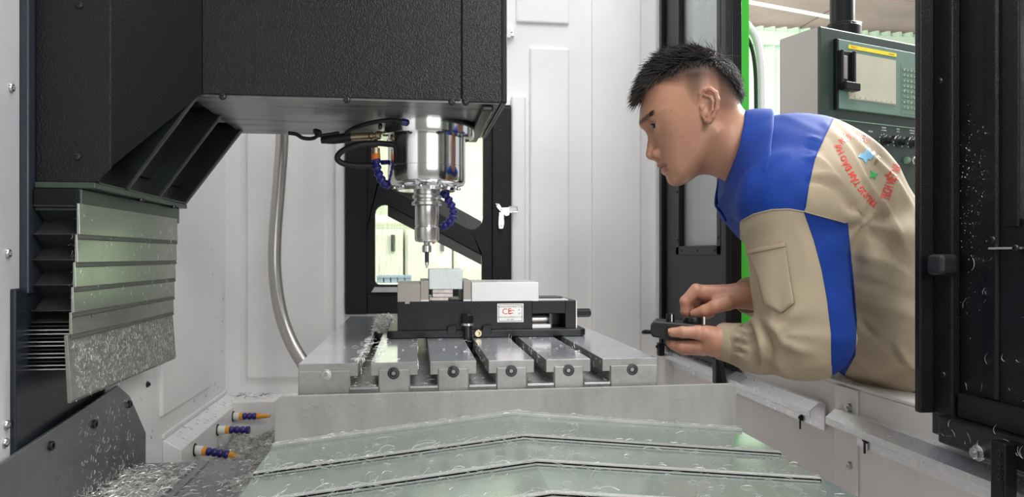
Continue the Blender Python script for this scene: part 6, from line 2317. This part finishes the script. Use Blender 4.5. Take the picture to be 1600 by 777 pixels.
prob = 1 - ss(fv, hairline(fu) - 6, fade_line(fu)) * 0.85
roots_mask = clip_m & (RNG.uniform(0, 1, len(fv)) < prob)
stub = grow(15000, roots_mask, lambda u, v, w: (-0.25 + 0.5 * np.clip((u - 1110) / 30, 0, 1), 0, -0.8), lambda u, v: 2.0 + 4.0 * np.clip(1 - (v - hairline(u)) / 22, 0, 1), lambda u, v: 0.25, 0.13, seg=2, spread=0.15)
strands('clipped_sides', stub, 'hair', hair)
# eyebrows and lashes
bw = (np.abs(fv - np.interp(fu, [997, 1006, 1020, 1030], [193, 188.5, 182.5, 185])) < 3.2) & (fw > 10) & (fw < 46) & (fu < 1026)
bro = grow(900, bw, lambda u, v, w: (0.75, 0.75 * (1 if w > 0 else -1), 0.35), lambda u, v: 6.0, lambda u, v: 0.12, 0.26, seg=3, spread=0.12)
strands('eyebrows', bro, 'hair', person)
lash = []
for sgn in (-1, 1):
    for k_ in range(26):
        a = -0.9 + 1.8 * k_ / 25
        c = np.array(EYE_C); c[2] *= sgn
        p0 = np.array(HF.loc(c[0] - 12.2 * cos(a) , c[1] - 2.6 , c[2] + sgn * 12.2 * sin(a) * 0.95))
        d_ = np.array([-cos(a), sgn * sin(a), -0.15])
        lash.append((list(HF.world(np.array([p0, p0 + d_ * 2.0, p0 + d_ * 3.6 + np.array([0, 0, 1.0])]))), 0.28 * HF.s))
strands('eyelashes', lash, 'hair', person)

# trousers, shoes (behind the threshold)
hipc = TW[-1][0]


def trouser_sdf(p):
    ps = p - np.outer(((p - hipc) @ LAT) * 0.25, LAT)
    d = cone(ps, hipc + UP * 0.02, hipc - UP * 0.06 - FWD * 0.01, 0.098, 0.10)
    for s in (-1, 1):
        h_ = hipc + LAT * 0.085 * s - UP * 0.05
        kn_ = h_ - UP * 0.40 + FWD * 0.03
        an_ = kn_ - UP * 0.38 - FWD * 0.05
        an_[2] = 0.09
        d = smin(d, cone(p, h_, kn_, 0.088, 0.068), 0.03)
        d = smin(d, cone(p, kn_, an_, 0.068, 0.058), 0.02)
    return d


TV, TQ = surface_nets(trouser_sdf, hipc - np.array([0.3, 0.3, hipc[2] - 0.02]), hipc + np.array([0.3, 0.3, 0.16]), 0.012)
np_mesh('trousers', TV, TQ, 'trouser', person)
for s in (-1, 1):
    an_ = hipc + LAT * 0.085 * s - FWD * 0.02
    a = np.array([an_[0], an_[1], 0.05]); b = a + FWD * 0.15; b[2] = 0.035
    SV, SQ_ = surface_nets(lambda p: np.maximum(smin(cone(p, a, b, 0.048, 0.036), cone(p, a, a + UP * 0.05, 0.045, 0.05), 0.02), -p[:, 2] + 0.001), np.minimum(a, b) - 0.07, np.maximum(a, b) + 0.08, 0.008)
    np_mesh('shoe', SV, SQ_, 'shoe', person)

# ------------------------------------------------------------------ the hand pendant
pen = thing('hand_pendant', 'black handwheel pendant with a crank dial held in both his hands', 'pendant', Vector(LH.world(np.array([LH.loc(1055, 518, 20)]))[0].tolist()))
lp_ = lambda u, v, w: Vector(LH.world(np.array([LH.loc(u, v, w)]))[0].tolist())
RX_, DX_ = Vector(LH.R.tolist()), Vector(LH.D.tolist())
prof = [(1016, 508), (1022, 503), (1088, 507), (1096, 512), (1096, 526), (1082, 530), (1064, 533), (1020, 528), (1016, 524)]
MB().prism([lp_(u, v, -8) for u, v in prof], DX_ * (62 * LH.s)).build('case', 'black_matt', pen, bevel=0.0022, seg=3)
MB().prism([lp_(u, v, -8.6) for u, v in ((1020, 509), (1094, 512), (1094, 514), (1020, 511))], DX_ * (63.2 * LH.s)).build('split_line', 'rubber', pen)
hk = spline([lp_(1019, 521, 0), lp_(1008, 520.5, 2), lp_(1003, 523, 14), lp_(1006, 524, 26), lp_(1019, 524, 30)], 6)
MB().tube(hk, 0.0032, 8).build('hook', 'black', pen, smooth=60)
kb_ = lp_(1047, 505, 8)
kn = MB().lathe([(0.0065, 0.0), (0.0062, 0.012), (0.0056, 0.0135)], kb_, (0, 0, 1), n=20).build('selector_knob', 'black', pen, smooth=40)
MB().box((kb_.x - 0.0008, kb_.y - 0.0066, kb_.z + 0.001), (kb_.x + 0.0008, kb_.y - 0.0058, kb_.z + 0.0125)).build('pointer', 'label', kn)
db = lp_(1083, 508.5, 18)
dl = MB().lathe([(0.012, 0.0), (0.0145, 0.001), (0.0150, 0.0025), (0.0150, 0.0095), (0.0140, 0.011), (0.004, 0.0112)], db, (0, 0, 1), n=40).build('dial', 'black', pen, smooth=40)
MB().lathe([(0.0165, 0.0), (0.0165, 0.0008)], db - Vector((0, 0, 0.0002)), (0, 0, 1), n=40).build('dial_scale', 'boltsteel', pen, smooth=40)
cp = db + RX_ * 0.0125 - DX_ * 0.004
MB().lathe([(0.0016, 0.0), (0.0016, 0.0115), (0.001, 0.012)], cp + RX_ * 0.004, (0, 0, 1), n=12).build('crank_pin', 'whiteplastic', pen, smooth=40)
MB().tube(spline([lp_(1092, 524, 30), lp_(1110, 530, 60), lp_(1130, 580, 90), lp_(1150, 700, 110)], 8), 0.0035, 8).build('cable', 'rubber', pen, smooth=60)
# nails
def nail(F, tipj, prevj, side, r):
    t_ = np.array(F.loc(*tipj[:3])); q_ = np.array(F.loc(*prevj[:3]))
    ax = (t_ - q_) / np.linalg.norm(t_ - q_)
    s_ = np.array(side, float); s_ -= ax * (s_ @ ax); s_ /= np.linalg.norm(s_)
    lt_ = np.cross(ax, s_)
    c = t_ + s_ * (tipj[3] * 0.80) + ax * 1.0
    V_ = []
    for i in range(5):
        for j in range(5):
            a_, b_ = (i - 2) / 2, (j - 2) / 2
            V_.append(c + ax * a_ * r * 0.85 + lt_ * b_ * r * 0.72 - s_ * (0.22 * r * b_ * b_ + 0.12 * r * a_ * a_) + s_ * 0.3)
    Q_ = np.array([(i * 5 + j, i * 5 + j + 1, i * 5 + j + 6, i * 5 + j + 5) for i in range(4) for j in range(4)])
    o = np_mesh('nail', F.world(np.array(V_)), Q_, 'nail', body)
    md = o.modifiers.new('solid', 'SOLIDIFY'); md.thickness = 0.0008; md.offset = 0


nail(RH, r_f[4][3], r_f[4][2], (0.1, -0.9, 0.45), 6.2)
nail(RH, r_f[0][3], r_f[0][2], (-1, 0, -0.2), 4.6)
nail(RH, r_f[1][3], r_f[1][2], (-1, 0, -0.6), 4.6)
nail(LH, l_f[4][3], l_f[4][2], (-0.1, -0.55, 0.75), 6.0)
